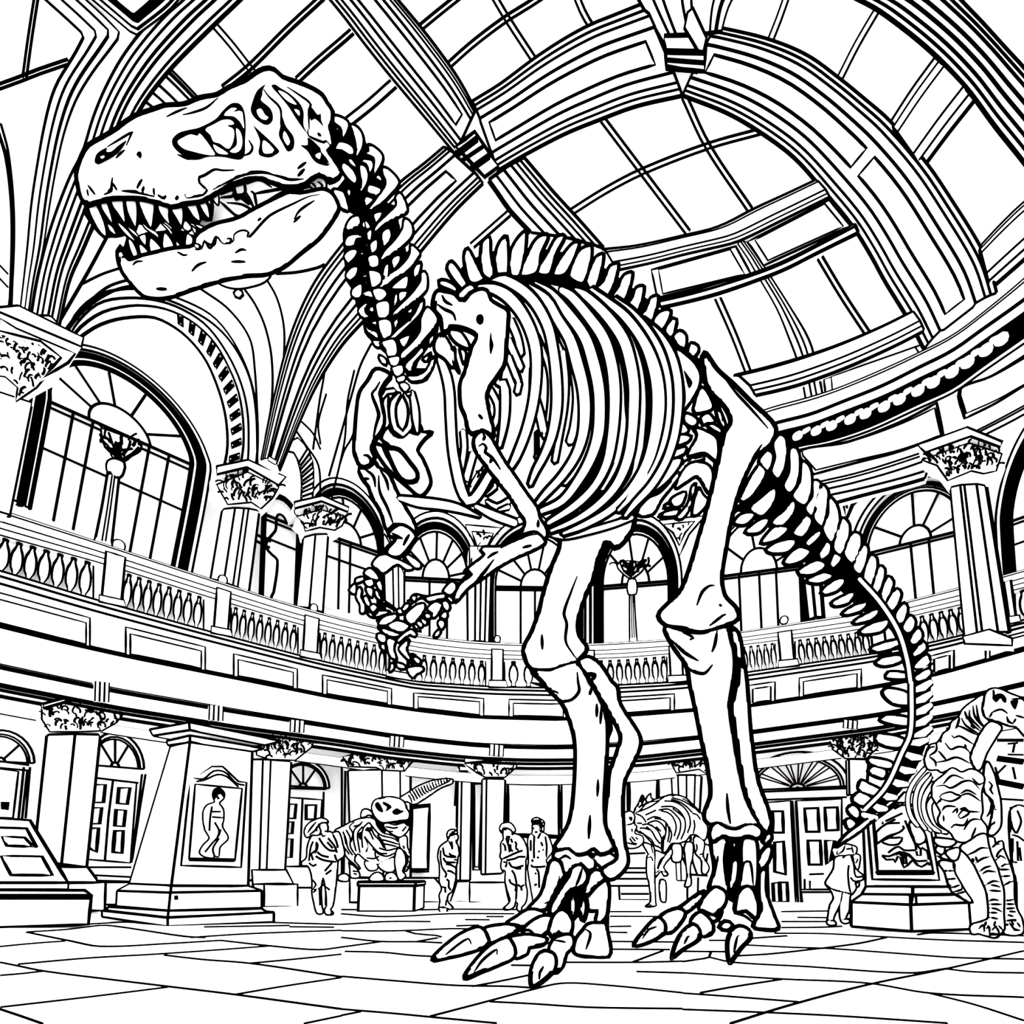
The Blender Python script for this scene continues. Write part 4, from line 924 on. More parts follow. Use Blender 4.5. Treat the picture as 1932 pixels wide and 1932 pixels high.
# ---------------- trunk: spine, ribs
YR = 7.0
spines = [AC(q) for q in ('1100,630 1180,635 1270,700 1272,742 1200,715 1105,672', '1220,455 1355,650 1357,690 1315,712 1175,520', '1335,370 1365,335 1390,370 1500,590 1520,612 1440,657 1380,640 1335,470', '1490,300 1540,238 1567,240 1572,380 1602,570 1575,622 1495,560', '1640,310 1700,228 1724,230 1725,582 1645,592 1612,440')]
spines += [T2(q) for q in ('955,1440 1000,1350 1048,1313 1010,1562 960,1562', '1060,1430 1110,1350 1172,1333 1130,1440 1105,1547 1015,1562', '1170,1430 1220,1345 1265,1338 1215,1440 1175,1557 1110,1547', '1220,1500 1300,1390 1350,1368 1270,1552 1200,1562', '1300,1520 1350,1420 1418,1398 1370,1605 1290,1572', '1395,1560 1440,1460 1486,1443 1430,1655 1385,1602', '1480,1600 1520,1510 1570,1498 1510,1675 1440,1640', '1560,1640 1600,1560 1650,1548 1590,1724 1530,1690', '1640,1700 1670,1630 1715,1628 1665,1785 1610,1740', '1720,1760 1750,1690 1795,1680 1745,1845 1695,1790')]
spines += [A6(q) for q in ('890,240 950,150 1028,148 960,285', '980,290 1040,200 1068,210 1062,260 1028,342', '1040,340 1090,290 1138,330 1122,422', '1150,440 1170,380 1220,400 1227,440 1187,482', '1220,510 1245,490 1240,545')]
for q in spines: part('dorsal_spine', q, YR + .35, th=.09, rnd=9, w_=6, step=6)
part('shoulder_vertebra', AC('1265,770 1310,715 1385,662 1440,690 1440,715 1380,740 1330,795 1290,795'), YR - .1, th=.08, w_=5.5)
rib('backbone', Q('925,535 1000,540 1090,560 1160,590 1220,630 1275,685 1330,740'), YR + .5, [8, 9, 9, 9, 9, 9], w_=4, step=12)
RB = [  # near ribs: path in photo pixels, half widths
 (AC('1470,690 1600,700') + Q('961,562 990,600 1009,650 1012,700 1006,760 992,815 972,865 958,890'), [6, 8, 10, 10, 10.5, 10, 9.5, 9, 8, 5]),
 (AC('1590,640 1700,620') + Q('1000,560 1032,612 1044,664 1050,720 1050,770 1041,822 1026,860 1010,890 1000,915'), [6, 8, 9, 9.5, 9.5, 10, 10, 9, 8, 7, 5]),
 (Q('985,535 1031,566') + A6('200,200 290,350 342,520 387,700 400,877 383,1050 330,1200 230,1350 110,1480 40,1560'), [6, 8, 9, 10, 11, 11, 11, 10, 9, 8, 7, 5]),
 (Q('1010,536') + A6('150,20 280,165 400,335 462,520 500,700 508,877 495,1050 440,1220 350,1380 230,1530 60,1610'), [5, 8, 9, 10, 11, 11, 11, 11, 10, 9, 8, 6]),
 (A6('230,-10 300,35 425,180 535,340 592,520 615,700 615,877 600,1050 560,1250 470,1420 330,1560 130,1690'), [6, 8, 9, 10, 10.5, 11, 10.5, 10, 9, 8, 8, 6]),
 (A6('330,-10 400,25 560,178 680,350 732,520 758,700 755,877 748,1000 718,1200 635,1400 510,1545 330,1670 150,1745'), [5, 7, 9, 10, 10.5, 10.5, 10.5, 10, 10, 9, 8, 7, 5]),
 (A6('450,-10 560,70 700,190 830,370 900,540 932,700 935,877 912,1050 855,1250 740,1440 590,1590 390,1705 240,1765'), [5, 6, 8, 9, 11, 12, 12.5, 11.5, 10.5, 9, 8, 7, 5]),
 (A6('620,60 740,150 860,290 950,450 1000,640 1010,800 1000,950 965,1120 885,1300 770,1460 640,1600'), [5, 6, 7, 7.5, 8, 8, 8, 7.5, 7, 7, 5]),
 (A6('820,210 940,320 1030,470 1070,620 1082,760 1075,900 1045,1080 985,1250 880,1420 760,1550 690,1640'), [5, 7, 8, 8.5, 8.5, 8.5, 8.5, 8, 8, 7, 5]),
 (Q('832,680 843,712 848,741 850,783 854,845 861,886 870,922 884,946 899,936 923,898'), [7, 9, 9, 9, 9, 9.5, 9.5, 9, 9, 8]),
 (AC('1660,1440 1640,1560') + AD('1500,120 1512,300 1500,480 1460,690'), [3, 5, 8, 9, 8, 5]),
]
for i, (q, h) in enumerate(RB): rib('rib', q, YR + .012 * i, [a + .2 for a in h], w_=4.6)
# far-side ribs seen through the gaps
for q, h in ((A6('50,330 110,470 145,600 150,760 130,950 100,1060'), 5), (A6('195,210 250,350 305,470 330,620 345,780 320,1000 290,1100'), 8), (A6('365,250 430,380 470,560 470,800 440,1050 380,1230 250,1400'), 6), (A6('535,300 600,430 640,560 670,740 678,900 670,1040 620,1260 520,1440'), 7),
             (A6('700,300 760,450 800,600 818,800 812,980 790,1200 760,1350 660,1500'), 8), (A6('240,450 260,650 250,850 215,1050 180,1240'), 6), (A6('20,560 10,800 -30,1000'), 5), (AD('1380,180 1440,300 1440,420 1400,520'), 6), (AD('1600,0 1640,120 1620,200'), 6), (AD('1790,260 1830,400 1865,560'), 8), (AD('1130,560 1140,700 1110,900'), 6), (AD('1220,760 1180,900 1140,1050'), 7),
             (AC('1760,1000 1820,1150 1850,1300'), 7), (AC('1740,1180 1800,1320 1850,1430'), 7), (AC('1740,1330 1790,1460 1830,1560'), 6), (A6('1000,560 1020,800 1020,1000 960,1200'), 4), (AD('1460,900 1400,960 1340,1060'), 6), (AD('1800,560 1800,760 1790,790'), 3)):
    rib('rib', q, YR + .75, h, w_=4)
dark('shade_backing', A6('150,130 300,60 480,20 700,150 900,330 1030,520 1068,760 1048,1000 955,1250 800,1450 600,1620 350,1700 200,1640 330,1440 440,1200 480,950 470,700 400,480 280,300'), YR + 1.0)
dark('shade_backing', Q('866,512 905,482 950,470 1010,468 1080,480 1140,505 1190,540 1240,580 1285,634 1318,676 1308,690 1250,640 1180,585 1100,555 1000,535 930,530 890,545'), YR + .5)
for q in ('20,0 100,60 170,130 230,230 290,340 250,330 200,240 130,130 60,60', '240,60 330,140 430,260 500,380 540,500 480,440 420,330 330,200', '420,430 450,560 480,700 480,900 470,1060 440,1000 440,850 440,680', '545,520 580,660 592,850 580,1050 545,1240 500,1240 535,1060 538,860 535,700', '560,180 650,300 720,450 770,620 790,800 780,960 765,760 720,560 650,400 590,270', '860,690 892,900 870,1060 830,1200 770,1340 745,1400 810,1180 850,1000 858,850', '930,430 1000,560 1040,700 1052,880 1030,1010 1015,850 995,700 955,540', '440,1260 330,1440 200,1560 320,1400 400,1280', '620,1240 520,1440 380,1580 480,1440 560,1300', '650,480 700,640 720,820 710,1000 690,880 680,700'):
    dark('shade_backing', A6(q), YR + .32)
rib('belly_bone', A6('130,1765 240,1785 400,1755 600,1700 740,1650'), YR + .2, [4, 6, 6, 6, 5], w_=3.5)
rib('belly_bone', AD('550,1160 720,1195 900,1215 1080,1250 1280,1325'), YR + .3, [5, 9, 9, 8, 3], w_=4)
rib('belly_bone', AD('1250,1235 1400,1310 1600,1385'), YR + .1, [5, 8, 8], w_=4)
rib('belly_bone', AD('1350,1190 1440,1240 1540,1190'), YR + .3, [4, 6, 6], w_=4); rib('belly_bone', AD('1340,1130 1420,1060 1420,1040'), YR + .3, [3, 5, 4], w_=4); rib('belly_bone', AD('1450,1270 1540,1240'), YR + .3, [3, 5], w_=3)
for q in ('90,1630 130,1610 180,1645 130,1665', '320,1630 360,1585 385,1600 345,1640', '280,1670 320,1655 320,1675', '510,1570 550,1545 540,1575', '1850,1310'): 
    if len(q) > 12: part('belly_bone', A6(q), YR + .4, th=.05, w_=3, step=5)
m = M(); q = AD('1185,1060 1270,910 1320,900 1230,1060 1190,1130')
blob(m, q, YR + .6, th=.05, w_=3); squiggles(m, q, plane(YR + .54), 9, w_=3, size=12, seed=4, lift=0); m.build('cartilage', 'bone', rex)
# ---------------- shoulder
part('shoulder_blade', AC('1095,725 1150,735 1250,760 1290,815 1340,817 1380,760 1460,715 1540,725 1575,810 1650,860 1730,912 1730,1010 1715,1200 1700,1380 1630,1500 1560,1600 1535,1700 1560,1800') + AD('1350,330 1390,480 1405,560 1405,612 1360,570 1300,543 1210,572 1170,520 1155,430 1110,320 1100,200 1105,120 1150,0')
  + AC('1330,1500 1400,1250 1447,1132 1330,1062 1200,1048 1190,1080 1140,1092 1115,960 1062,900 1080,830 1045,880 1060,770'), YR - .3, th=.1, rnd=16, w_=7,
  fills=[AC('1438,975 1455,935 1495,932 1512,970 1500,1018 1475,1030 1448,1010'), AC('1575,1085 1590,1180 1602,1210 1572,1300 1560,1200')], strokes=[AC('1090,845 1150,890 1230,930 1255,990'), AC('1130,760 1160,820 1225,852'), AD('1270,400 1305,440'), AC('1580,1170 1580,1220')], sw=6)
for q in ('1190,1090 1290,1090 1380,1215 1370,1250 1250,1190', '1105,1240 1130,1130 1150,1250 1130,1300', '1060,1200 1130,1110 1240,1290 1230,1420 1150,1340 1070,1280', '1200,1290 1245,1235 1250,1330 1290,1470 1230,1380', '1290,1240 1350,1290 1330,1390 1300,1300'):
    part('shoulder_bone', AC(q), YR - .1, th=.06, rnd=8, w_=5, step=5)
part('humerus', AD('1225,660 1232,620 1262,580 1310,560 1370,600 1430,700 1520,850 1600,960 1700,1110 1800,1250 1830,1350 1890,1450 1897,1500 1870,1542 1830,1530 1800,1490 1740,1480 1690,1500 1610,1490 1680,1440 1700,1380 1650,1300 1560,1150 1450,1010 1350,880 1240,720'), YR - .5, th=.12, rnd=12, w_=7,
  strokes=[AD('1270,690 1310,665 1340,700 1330,740 1390,790 1430,840 1470,900'), AD('1310,570 1325,600 1310,635'), AD('1375,840 1395,790'), AD('1812,1360 1812,1425'), AD('1680,1430 1705,1385')], sw=6)
part('forearm', AE('1880,350 1800,268 1740,268 1600,318 1470,392 1310,400 1290,430 1325,465 1200,570 1135,632 1190,627 1210,650 1100,740 1035,880 1060,902 1110,850 1180,770 1300,690 1440,590 1600,500 1760,432 1870,372'), YR - .6, th=.1, rnd=10, w_=7,
  strokes=[AE('1470,410 1600,345 1740,290 1800,285'), AE('1350,500 1390,470 1450,440'), AE('1670,405 1755,382'), AE('1190,755 1300,650 1410,510'), AE('1190,640 1110,700')], sw=5.5)
hands = [('945,800 1030,712 1068,760 1030,832 970,822', 'wrist_bone'), ('980,840 1040,880 1032,907 985,875', 'wrist_bone'), ('935,900 985,895 1012,950 985,985 950,955', 'finger_bone'), ('920,1040 955,990 985,1000 980,1045', 'finger_bone'), ('905,1070 960,1075 945,1145 910,1130', 'finger_bone'), ('860,1215 900,1155 930,1160 890,1220', 'claw'),
  ('800,970 870,900 935,920 930,960 870,1042 840,1040 850,1000', 'finger_bone'), ('770,1010 835,1010 830,1050 790,1045', 'finger_bone'), ('735,1055 770,1050 805,1090 780,1110', 'finger_bone'), ('700,1090 730,1070 765,1110 740,1135', 'finger_bone'), ('675,1115 700,1100 735,1145 740,1170', 'claw'), ('600,1030 700,930 770,912 785,940 760,1000 660,1105', 'claw'),
  ('690,830 800,850 900,830 965,830 970,860 890,880 820,900 760,860 700,870', 'finger_bone'), ('655,860 690,830 712,860 690,895 660,880', 'finger_bone'), ('625,890 650,880 672,900 650,918', 'finger_bone'), ('575,960 610,915 650,920 600,985 580,985', 'claw'),
  ('525,975 560,960 585,1005 540,1010', 'finger_bone'), ('360,1105 400,1040 520,1010 530,1040 450,1100', 'finger_bone'), ('440,1110 540,1070 640,1120 580,1170 480,1150', 'finger_bone'), ('355,1130 440,1150 560,1200 500,1220 420,1190', 'finger_bone'), ('350,1190 420,1200 430,1260 385,1270 345,1230', 'finger_bone'), ('370,1290 420,1290 420,1360 390,1330', 'finger_bone'),
  ('530,1240 650,1150 705,1190 690,1215 640,1200 540,1270', 'finger_bone'), ('545,1320 640,1240 615,1330 650,1410 680,1468 600,1400', 'claw'), ('440,1235 510,1250 500,1330 525,1430 470,1400 440,1320', 'claw'), ('510,1460 570,1460 615,1500 560,1510', 'finger_bone'), ('625,1500 760,1490 770,1520 700,1560 680,1590 640,1560', 'finger_bone'), ('660,1370 700,1400 740,1430 730,1470 690,1440', 'claw'), ('460,1540 470,1460 495,1450 500,1500', 'finger_bone')]
for q, nm in hands: part(nm, AE(q), YR - .7, th=.05, rnd=7, w_=5, step=4)
# ---------------- far arm and wishbone
part('humerus', AD('335,-10 470,40 420,110 372,200 375,240 410,400 410,490 380,560 310,652 295,722 322,790 280,860 200,872 160,800 140,740 150,500 170,300 190,200 260,100'), YR + .3, th=.1, rnd=14, w_=7, strokes=[AD('370,100 330,170 300,210 340,330 360,400 330,520 305,640'), AD('220,770 260,775 290,820 270,860')], sw=6)
part('forearm', AD('185,895 260,885 325,825 355,880 450,940 520,1090 600,1240 690,1400 702,1480 650,1540 600,1420 500,1400 440,1455 380,1290 300,1150 270,1060 210,980'), YR + .35, th=.08, rnd=12, w_=6.5, strokes=[AD('360,950 370,1100 440,1250 495,1400'), AD('220,890 310,960 330,1060'), AD('370,900 430,1000 450,1090'), AD('210,985 275,985')], sw=5.5)
part('elbow_bone', AD('445,1500 550,1405 640,1435 700,1500 700,1520 560,1690 480,1695 430,1650 520,1530'), YR + .3, th=.07, w_=6, strokes=[AD('480,1480 540,1515 580,1530'), AD('640,1490 600,1560 585,1590'), AD('520,1530 400,1640')], sw=6)
for q, nm in (('300,560 360,480 440,470 500,500 560,520 680,590 620,610 530,560 400,640 350,600', 'wrist_bone'), ('600,490 630,470 745,550 740,590 690,590', 'claw'), ('150,690 220,670 230,700 150,730', 'finger_bone'), ('90,790 150,730 155,820 120,825', 'finger_bone'), ('225,640 280,590 350,650 360,700 300,690', 'finger_bone'), ('225,710 300,690 320,740 270,765', 'finger_bone'), ('160,800 190,760 210,800 200,850 240,940 230,1000 195,1000 190,930 155,860', 'finger_bone'),
   ('240,770 310,780 300,860 270,840', 'finger_bone'), ('320,800 350,790 380,860 500,950 520,975 420,920 340,860', 'claw'), ('225,850 250,840 290,930 270,950 230,900', 'finger_bone'), ('270,940 320,920 350,950 310,995', 'finger_bone'), ('265,970 320,1020 350,1000 345,985 440,980 470,990 400,1020 310,1040 260,1010', 'claw'), ('335,730 380,700 395,800 360,780', 'finger_bone')):
    part(nm, AE(q), YR + .3, th=.05, rnd=7, w_=4.6, step=4)
rib('wishbone', AD('545,215 490,300 488,420 520,530 585,580 635,520 655,400 640,290 600,215'), YR + .25, [4, 6, 6, 6, 6, 6, 5, 5, 4], w_=4.5)
part('wishbone', AD('385,620 450,520 500,590 575,610 640,560 700,580 745,500 760,560 850,560 780,620 715,725 760,800 822,950 830,1040 742,1140 640,1070 450,900 350,760 318,680 345,665 400,690 545,715 650,840 715,930 700,990 600,1005 530,930 400,700 470,690'), YR + .28, th=.06, rnd=12, w_=6)
m = M(); m.line(AD('420,700 540,715 650,840 712,930 700,1000 600,1005 530,940 420,700'), 7, plane(YR + .2), closed=False); m.build('wishbone_edge', 'bone', rex)
rib('collar_bone', AD('665,200 690,330 700,450 712,560'), YR + .2, [5, 7, 7, 4], w_=4)
rib('collar_bone', AD('430,230 420,330 440,480 400,560'), YR + .3, [4, 5, 5, 3], w_=4)
rib('collar_bone', AD('395,240 430,190 500,180'), YR + .25, [3, 4, 4], w_=3)

# ---------------- pelvis
for q in ('1060,410 1120,455 1200,530 1242,620 1222,720 1110,885 1100,860 1125,800 1105,620', '1250,700 1332,850 1205,892 1188,862', '1130,890 1215,930 1217,970 1180,990 1125,955', '1185,990 1300,1030 1362,1080 1357,1235 1270,1180 1150,1197 1217,1050', '1245,920 1300,890 1350,960 1300,960 1260,975', '1290,980 1340,970 1400,1020 1395,1045', '1380,1060 1420,1055 1405,1175', '1345,790 1380,860 1425,980 1415,1010 1370,930', '1345,1245 1368,1245 1358,1310',
          '780,1625 850,1520 960,1460 1060,1330 1130,1240 1270,1198 1268,1225 1150,1262 1070,1380 960,1520 890,1628', '1062,1437 1100,1320 1180,1250 1290,1262 1332,1330 1305,1472 1220,1352 1140,1392', '1060,1658 1110,1660 1170,1570 1210,1400 1180,1420 1150,1540 1090,1620', '1178,1632 1220,1632 1300,1530 1260,1480 1230,1430', '1020,1525 1080,1480 1135,1465 1105,1560 1050,1575', '970,1580 1000,1545 1045,1570', '935,1640 1000,1605 1090,1590 1060,1640', '1090,1045 1150,1030 1158,1010 1110,960', '880,1465 1000,1390 1110,1225 980,1250', '1045,1125 1070,1055 1150,1050 1180,1060 1140,1105', '990,1228 1050,1160 1140,1140 1120,1190'):
    part('pelvis', A6(q), YR + .35, th=.08, rnd=10, w_=5.5, step=6)
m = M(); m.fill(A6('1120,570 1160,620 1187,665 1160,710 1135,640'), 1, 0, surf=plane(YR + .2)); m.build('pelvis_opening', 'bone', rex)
# ---------------- legs
def yleg(a, b, y0, y1): return lambda x, y: a + (b - a) * min(1, max(0, (y - y0) / (y1 - y0)))
YL = yleg(7.5, 5.6, 980, 1640)
part('femur', T5('1250,1108 1400,1085 1560,1040 1652,985 1645,1060 1600,1130 1550,1167 1500,1130 1470,1180 1440,1260 1420,1350 1385,1420 1350,1520 1330,1610 1345,1680 1387,1740 1350,1790 1340,1812 1280,1825 1230,1842 1180,1858 1080,1850 1042,1790 1037,1735 1080,1650 1120,1540 1150,1420 1190,1290 1238,1170'), YL, th=.22, rnd=26, w_=9, strokes=[T5('1335,1330 1300,1420 1260,1540 1275,1600 1270,1700 1310,1770 1340,1810'), T5('1135,1660 1138,1745'), T5('1180,1860 1230,1880 1260,1870')], sw=5.5)
part('tibia', T5('1078,1862 1180,1865 1240,1842 1350,1812 1380,1830') + T8('1400,0 1440,40 1490,180 1500,300 1492,500 1482,700 1500,820 1545,940 1520,948 1470,968 1430,935 1380,962 1330,968 1290,935 1210,942 1255,865 1290,800 1312,700 1330,450 1322,310 1280,170 1240,100 1180,40 1130,-20'), YL, th=.2, rnd=22, w_=9,
  strokes=[T8('1180,50 1240,100 1300,100 1345,50 1340,0 1335,-60'), T8('1452,548 1448,645'), T8('1408,750 1400,885'), T8('1405,70 1415,30'), T8('1445,120 1445,195'), T8('1470,130 1465,235'), T8('1075,0 1150,20 1230,60')], sw=6)
part('fibula', T5('1340,1815 1400,1790 1470,1840 1530,1932') + T8('1560,30 1575,120 1680,290 1692,350 1650,450 1600,560 1590,700 1600,900 1620,1010 1590,1070 1520,1112 1478,1062 1562,1000 1552,930 1500,800 1510,640 1520,520 1560,400 1582,300 1510,160 1440,40 1400,-30'), lambda x, y: YL(x, y) - .12, th=.1, rnd=12, w_=8, fills=[T5('1380,1890 1400,1870 1445,1880 1440,1910 1410,1925')])
m = M(); m.fill(T8('1440,30 1520,200 1540,260 1520,320 1505,560 1495,300 1480,180 1440,60'), 1, 0, surf=plane(YL)); m.build('leg_shadow_plate', 'bone', rex)['label'] = 'black sheet painted as shade'  # shade between the shin bones painted as a black fill
YF = yleg(5.75, 5.0, 1620, 1790)
part('ankle_bone', T8('1200,985 1215,955 1290,945 1340,975 1385,965 1430,1000 1432,1045 1400,1065 1355,1025 1310,1040 1270,1085 1240,1010'), lambda x, y: YF(x, y) - .05, th=.1, w_=7, sw=5, strokes=[T8('1230,1000 1270,980 1300,1000'), T8('1395,980 1490,1045 1530,1060')])
part('ankle_bone', T8('1395,978 1440,975 1510,965 1555,1000 1530,1062 1480,1050'), lambda x, y: YF(x, y) - .03, th=.1, w_=6)
dark('shade_backing', T8('1240,1040 1420,1040 1400,1200 1330,1250 1300,1340 1200,1310 1180,1250'), lambda x, y: YF(x, y) + .15)
foot = [('metatarsal', '1190,1010 1250,1020 1265,1080 1230,1140 1190,1220 1150,1285 1055,1292 1130,1200 1165,1080', .0), ('metatarsal', '1315,1040 1362,1035 1390,1095 1370,1150 1300,1172 1250,1242 1210,1315 1178,1300 1230,1190 1290,1100', -.02), ('metatarsal', '1425,1065 1505,1092 1440,1150 1368,1225 1390,1140', .02), ('metatarsal', '1395,1190 1500,1120 1505,1300 1470,1360 1440,1360 1450,1290 1400,1290', .3),
  ('toe_bone', '930,1372 1000,1322 1050,1290 1110,1290 1155,1315 1080,1372 1000,1382', -.1), ('toe_bone', '805,1395 930,1372 1010,1388 905,1450 838,1478 825,1425', -.15), ('claw', '515,1568 600,1480 700,1412 790,1390 832,1470 790,1502 700,1532 600,1555', -.2),
  ('toe_bone', '1030,1400 1120,1330 1192,1330 1182,1392 1130,1432 1050,1440', -.15), ('toe_bone', '945,1448 1060,1430 1165,1452 1140,1482 1062,1500 1050,1532 980,1555 962,1482', -.3), ('claw', '697,1672 740,1600 830,1502 940,1448 978,1502 975,1552 900,1592 800,1632', -.4),
  ('toe_bone', '1178,1400 1210,1312 1252,1288 1302,1340 1302,1402 1285,1445 1230,1412 1190,1440', -.25), ('toe_bone', '1180,1505 1210,1450 1300,1430 1312,1490 1272,1532 1252,1602 1205,1640', -.4), ('claw', '1080,1722 1074,1640 1110,1550 1150,1520 1202,1540 1212,1592 1190,1642 1120,1702', -.55),
  ('toe_bone', '1300,1200 1320,1190 1330,1260 1320,1340 1300,1320', .05), ('toe_bone', '1355,1240 1375,1210 1390,1260 1370,1350 1350,1300', .05), ('heel_bone', '1395,1370 1440,1362 1475,1360 1500,1300 1502,1400 1522,1500 1512,1547 1400,1547 1318,1525 1332,1450 1370,1400', .32)]
for nm, q, dy in foot:
    st = {'515,': [T8('590,1540 640,1500 720,1450 735,1480')], '697,': [T8('750,1640 800,1570 880,1510 880,1540')], '1080': [T8('1120,1680 1125,1640 1145,1605')], '1395,1370': [T8('1380,1395 1410,1420 1385,1510')], '1190,1010': [T8('1235,1095 1220,1150 1185,1230 1150,1250')], '1315': [T8('1365,1045 1345,1110 1320,1165')], '1180,15': [T8('1210,1460 1270,1470')], '945,': [T8('1010,1410 1060,1400 1100,1430')]}
    ss = next((v for k, v in st.items() if q.startswith(k)), None)
    part(nm, T8(q), (lambda d: lambda x, y: min(YF(x, y) + d, yfl(x, y) - .1))(dy), th=.09, rnd=14, w_=7.5, strokes=ss, sw=5)
YG = yleg(6.7, 7.9, 700, 1560)
part('femur', Q('1328,668 1352,700 1383,728 1415,760 1452,795 1462,812 1452,838 1425,860 1408,890 1392,930 1378,980 1367,1040 1360,1090 1366,1125 1388,1150 1390,1168 1368,1178 1345,1186 1320,1192 1290,1184 1258,1178 1243,1162 1258,1143 1282,1120 1298,1085 1318,1020 1338,950 1352,890 1368,820 1380,795 1368,765 1340,735 1330,705'), YG, th=.2, rnd=24, w_=9, strokes=[A6('1380,575 1480,720 1600,850 1700,960 1735,1000'), T6('80,1495 110,1420 150,1385 180,1382'), T6('205,1490 220,1500'), T6('150,1610 230,1550 245,1545'), A6('1690,1115 1640,1180 1610,1230')], sw=5.5)
part('tibia', Q('1256,1184 1290,1192 1322,1196 1350,1188 1372,1184 1380,1210 1384,1250 1380,1290 1374,1330 1382,1390 1392,1450 1405,1500 1425,1540 1440,1560 1430,1572 1405,1560 1388,1566 1362,1556 1336,1552 1330,1538 1342,1500 1338,1455 1325,1395 1313,1335 1303,1290 1296,1255 1272,1220'), YG, th=.2, rnd=22, w_=9, strokes=[T6('0,1650 60,1680 40,1690'), T6('195,1640 180,1720 165,1760'), T9('250,625 255,720 270,798'), T6('-60,1690 10,1760 90,1810'), T6('0,1800 50,1860 120,1880 170,1830')], sw=6)
part('fibula', Q('1376,1184 1392,1196 1400,1240 1408,1290 1415,1380 1428,1470 1448,1528 1453,1552 1446,1572 1425,1540 1408,1500 1398,1450 1388,1380 1382,1330 1394,1280 1388,1230'), lambda x, y: YG(x, y) - .1, th=.1, rnd=10, w_=8)
YH = yleg(7.9, 7.4, 1550, 1790)
dark('shade_backing', T9('250,900 330,880 340,1000 320,1150 290,1250 240,1200 250,1050'), lambda x, y: YH(x, y) + .15)
dark('shade_backing', T9('430,1290 440,1180 480,1190 520,1330 480,1400 430,1380'), lambda x, y: YH(x, y) + .3)
foot2 = [('ankle_bone', '150,850 190,792 240,820 300,832 380,800 442,830 432,882 370,870 300,882 220,870 170,902', -.1), ('metatarsal', '165,885 240,880 252,930 240,1000 252,1185 200,1170 148,1175 180,1060', 0), ('metatarsal', '338,885 402,880 422,950 412,1165 370,1150 328,1175 330,1050', 0), ('metatarsal', '425,1010 470,930 502,925 500,965 470,1035 440,1060', 0), ('heel_bone', '440,1060 472,1030 470,1180 520,1330 540,1392 430,1392 398,1380 442,1290 430,1170', .2), ('ankle_bone', '452,900 488,842 502,880 470,920', 0),
  ('toe_bone', '280,1010 312,1000 302,1120 262,1185', .05), ('toe_bone', '275,905 310,905 305,935 285,940', 0), ('toe_bone', '-100,1330 0,1262 100,1190 135,1182 60,1270 -40,1330', -.05), ('toe_bone', '110,1232 180,1160 242,1190 232,1262 160,1322 95,1282', -.1), ('toe_bone', '50,1342 100,1302 160,1352 172,1402 120,1442 60,1402', -.2), ('claw', '-62,1562 -40,1480 0,1412 60,1368 92,1400 92,1452 0,1512 -50,1552', -.3),
  ('toe_bone', '298,1255 330,1170 382,1160 422,1250 412,1335 360,1292 300,1302', -.15), ('claw', '265,1588 254,1470 280,1402 320,1378 372,1400 384,1442 330,1502 285,1562', -.35), ('toe_bone', '100,1290 180,1320 220,1280 200,1340 150,1350', -.15), ('toe_bone', '205,1385 240,1350 280,1370 250,1400', -.1)]
for nm, q, dy in foot2:
    ss = {'-62,': [T9('10,1480 30,1440 40,1435')], '265,': [T9('290,1530 310,1440 320,1430')], '165,': [T9('240,910 230,1000 245,1150'), T9('200,980 185,1080')], '338,': [T9('335,1100 350,1020 380,1015 400,1150')], '298,': [T9('300,1310 350,1320 400,1360')]}
    s_ = next((v for k, v in ss.items() if q.startswith(k)), None)
    part(nm, T9(q), (lambda d: lambda x, y: min(YH(x, y) + d, yfl(x, y) - .1))(dy), th=.09, rnd=12, w_=7, strokes=s_, sw=5)
part('claw', T8('1655,1492 1700,1420 1790,1332 1830,1370 1822,1422 1740,1472'), lambda x, y: min(YH(x, y) - .2, yfl(x, y) - .1), th=.08, rnd=12, w_=7, strokes=[T8('1705,1450 1740,1400 1785,1380')])
part('toe_bone', T8('1800,1330 1900,1278 1945,1300 1932,1340 1880,1402 1828,1424 1832,1370'), lambda x, y: min(YH(x, y) - .1, yfl(x, y) - .1), th=.08, rnd=12, w_=7)
# ---------------- tail
def YT(x, y): return 7.45 - .5 * min(1, max(0, (y - 800) / 700))
def tl(nm, q, dy=0.0, w_=5.5, th=.07):
    part(nm, q, lambda x, y: YT(x, y) + dy, th=th, rnd=9, w_=w_, step=6)
for q in ('510,580 550,530 585,560 582,700 540,782 500,742 520,660', '605,610 645,608 662,700 642,822 600,862 568,822 600,740', '675,680 720,720 727,850 690,932 618,880 660,800', '735,790 777,800 772,900 730,992 690,950 730,880', '780,810 822,850 812,970 790,1052 738,1000', '825,880 872,930 887,1050 840,1142 788,1060 820,980', '900,1000 942,1040 932,1140 890,1212 848,1170', '960,1085 1007,1100 1002,1200 960,1262 908,1200', '1020,1150 1047,1170 1037,1260 1000,1322 958,1280', '1060,1210 1097,1230 1092,1330 1060,1392 1018,1340',
          '1110,1270 1142,1290 1132,1370 1100,1432 1068,1400', '1160,1330 1192,1360 1172,1440 1140,1492 1118,1430', '1210,1400 1237,1430 1212,1500 1185,1532 1148,1480', '1250,1480 1272,1510 1252,1590 1220,1602 1198,1550', '1285,1550 1317,1590 1292,1650 1260,1652 1238,1620', '1330,1620 1357,1670 1310,1722 1278,1700', '1362,1700 1382,1740 1312,1792 1293,1770', '1380,1770 1395,1820 1320,1860 1300,1840', '1390,1850 1400,1890 1330,1930 1305,1905'):
    tl('tail_vertebra', T6(q))
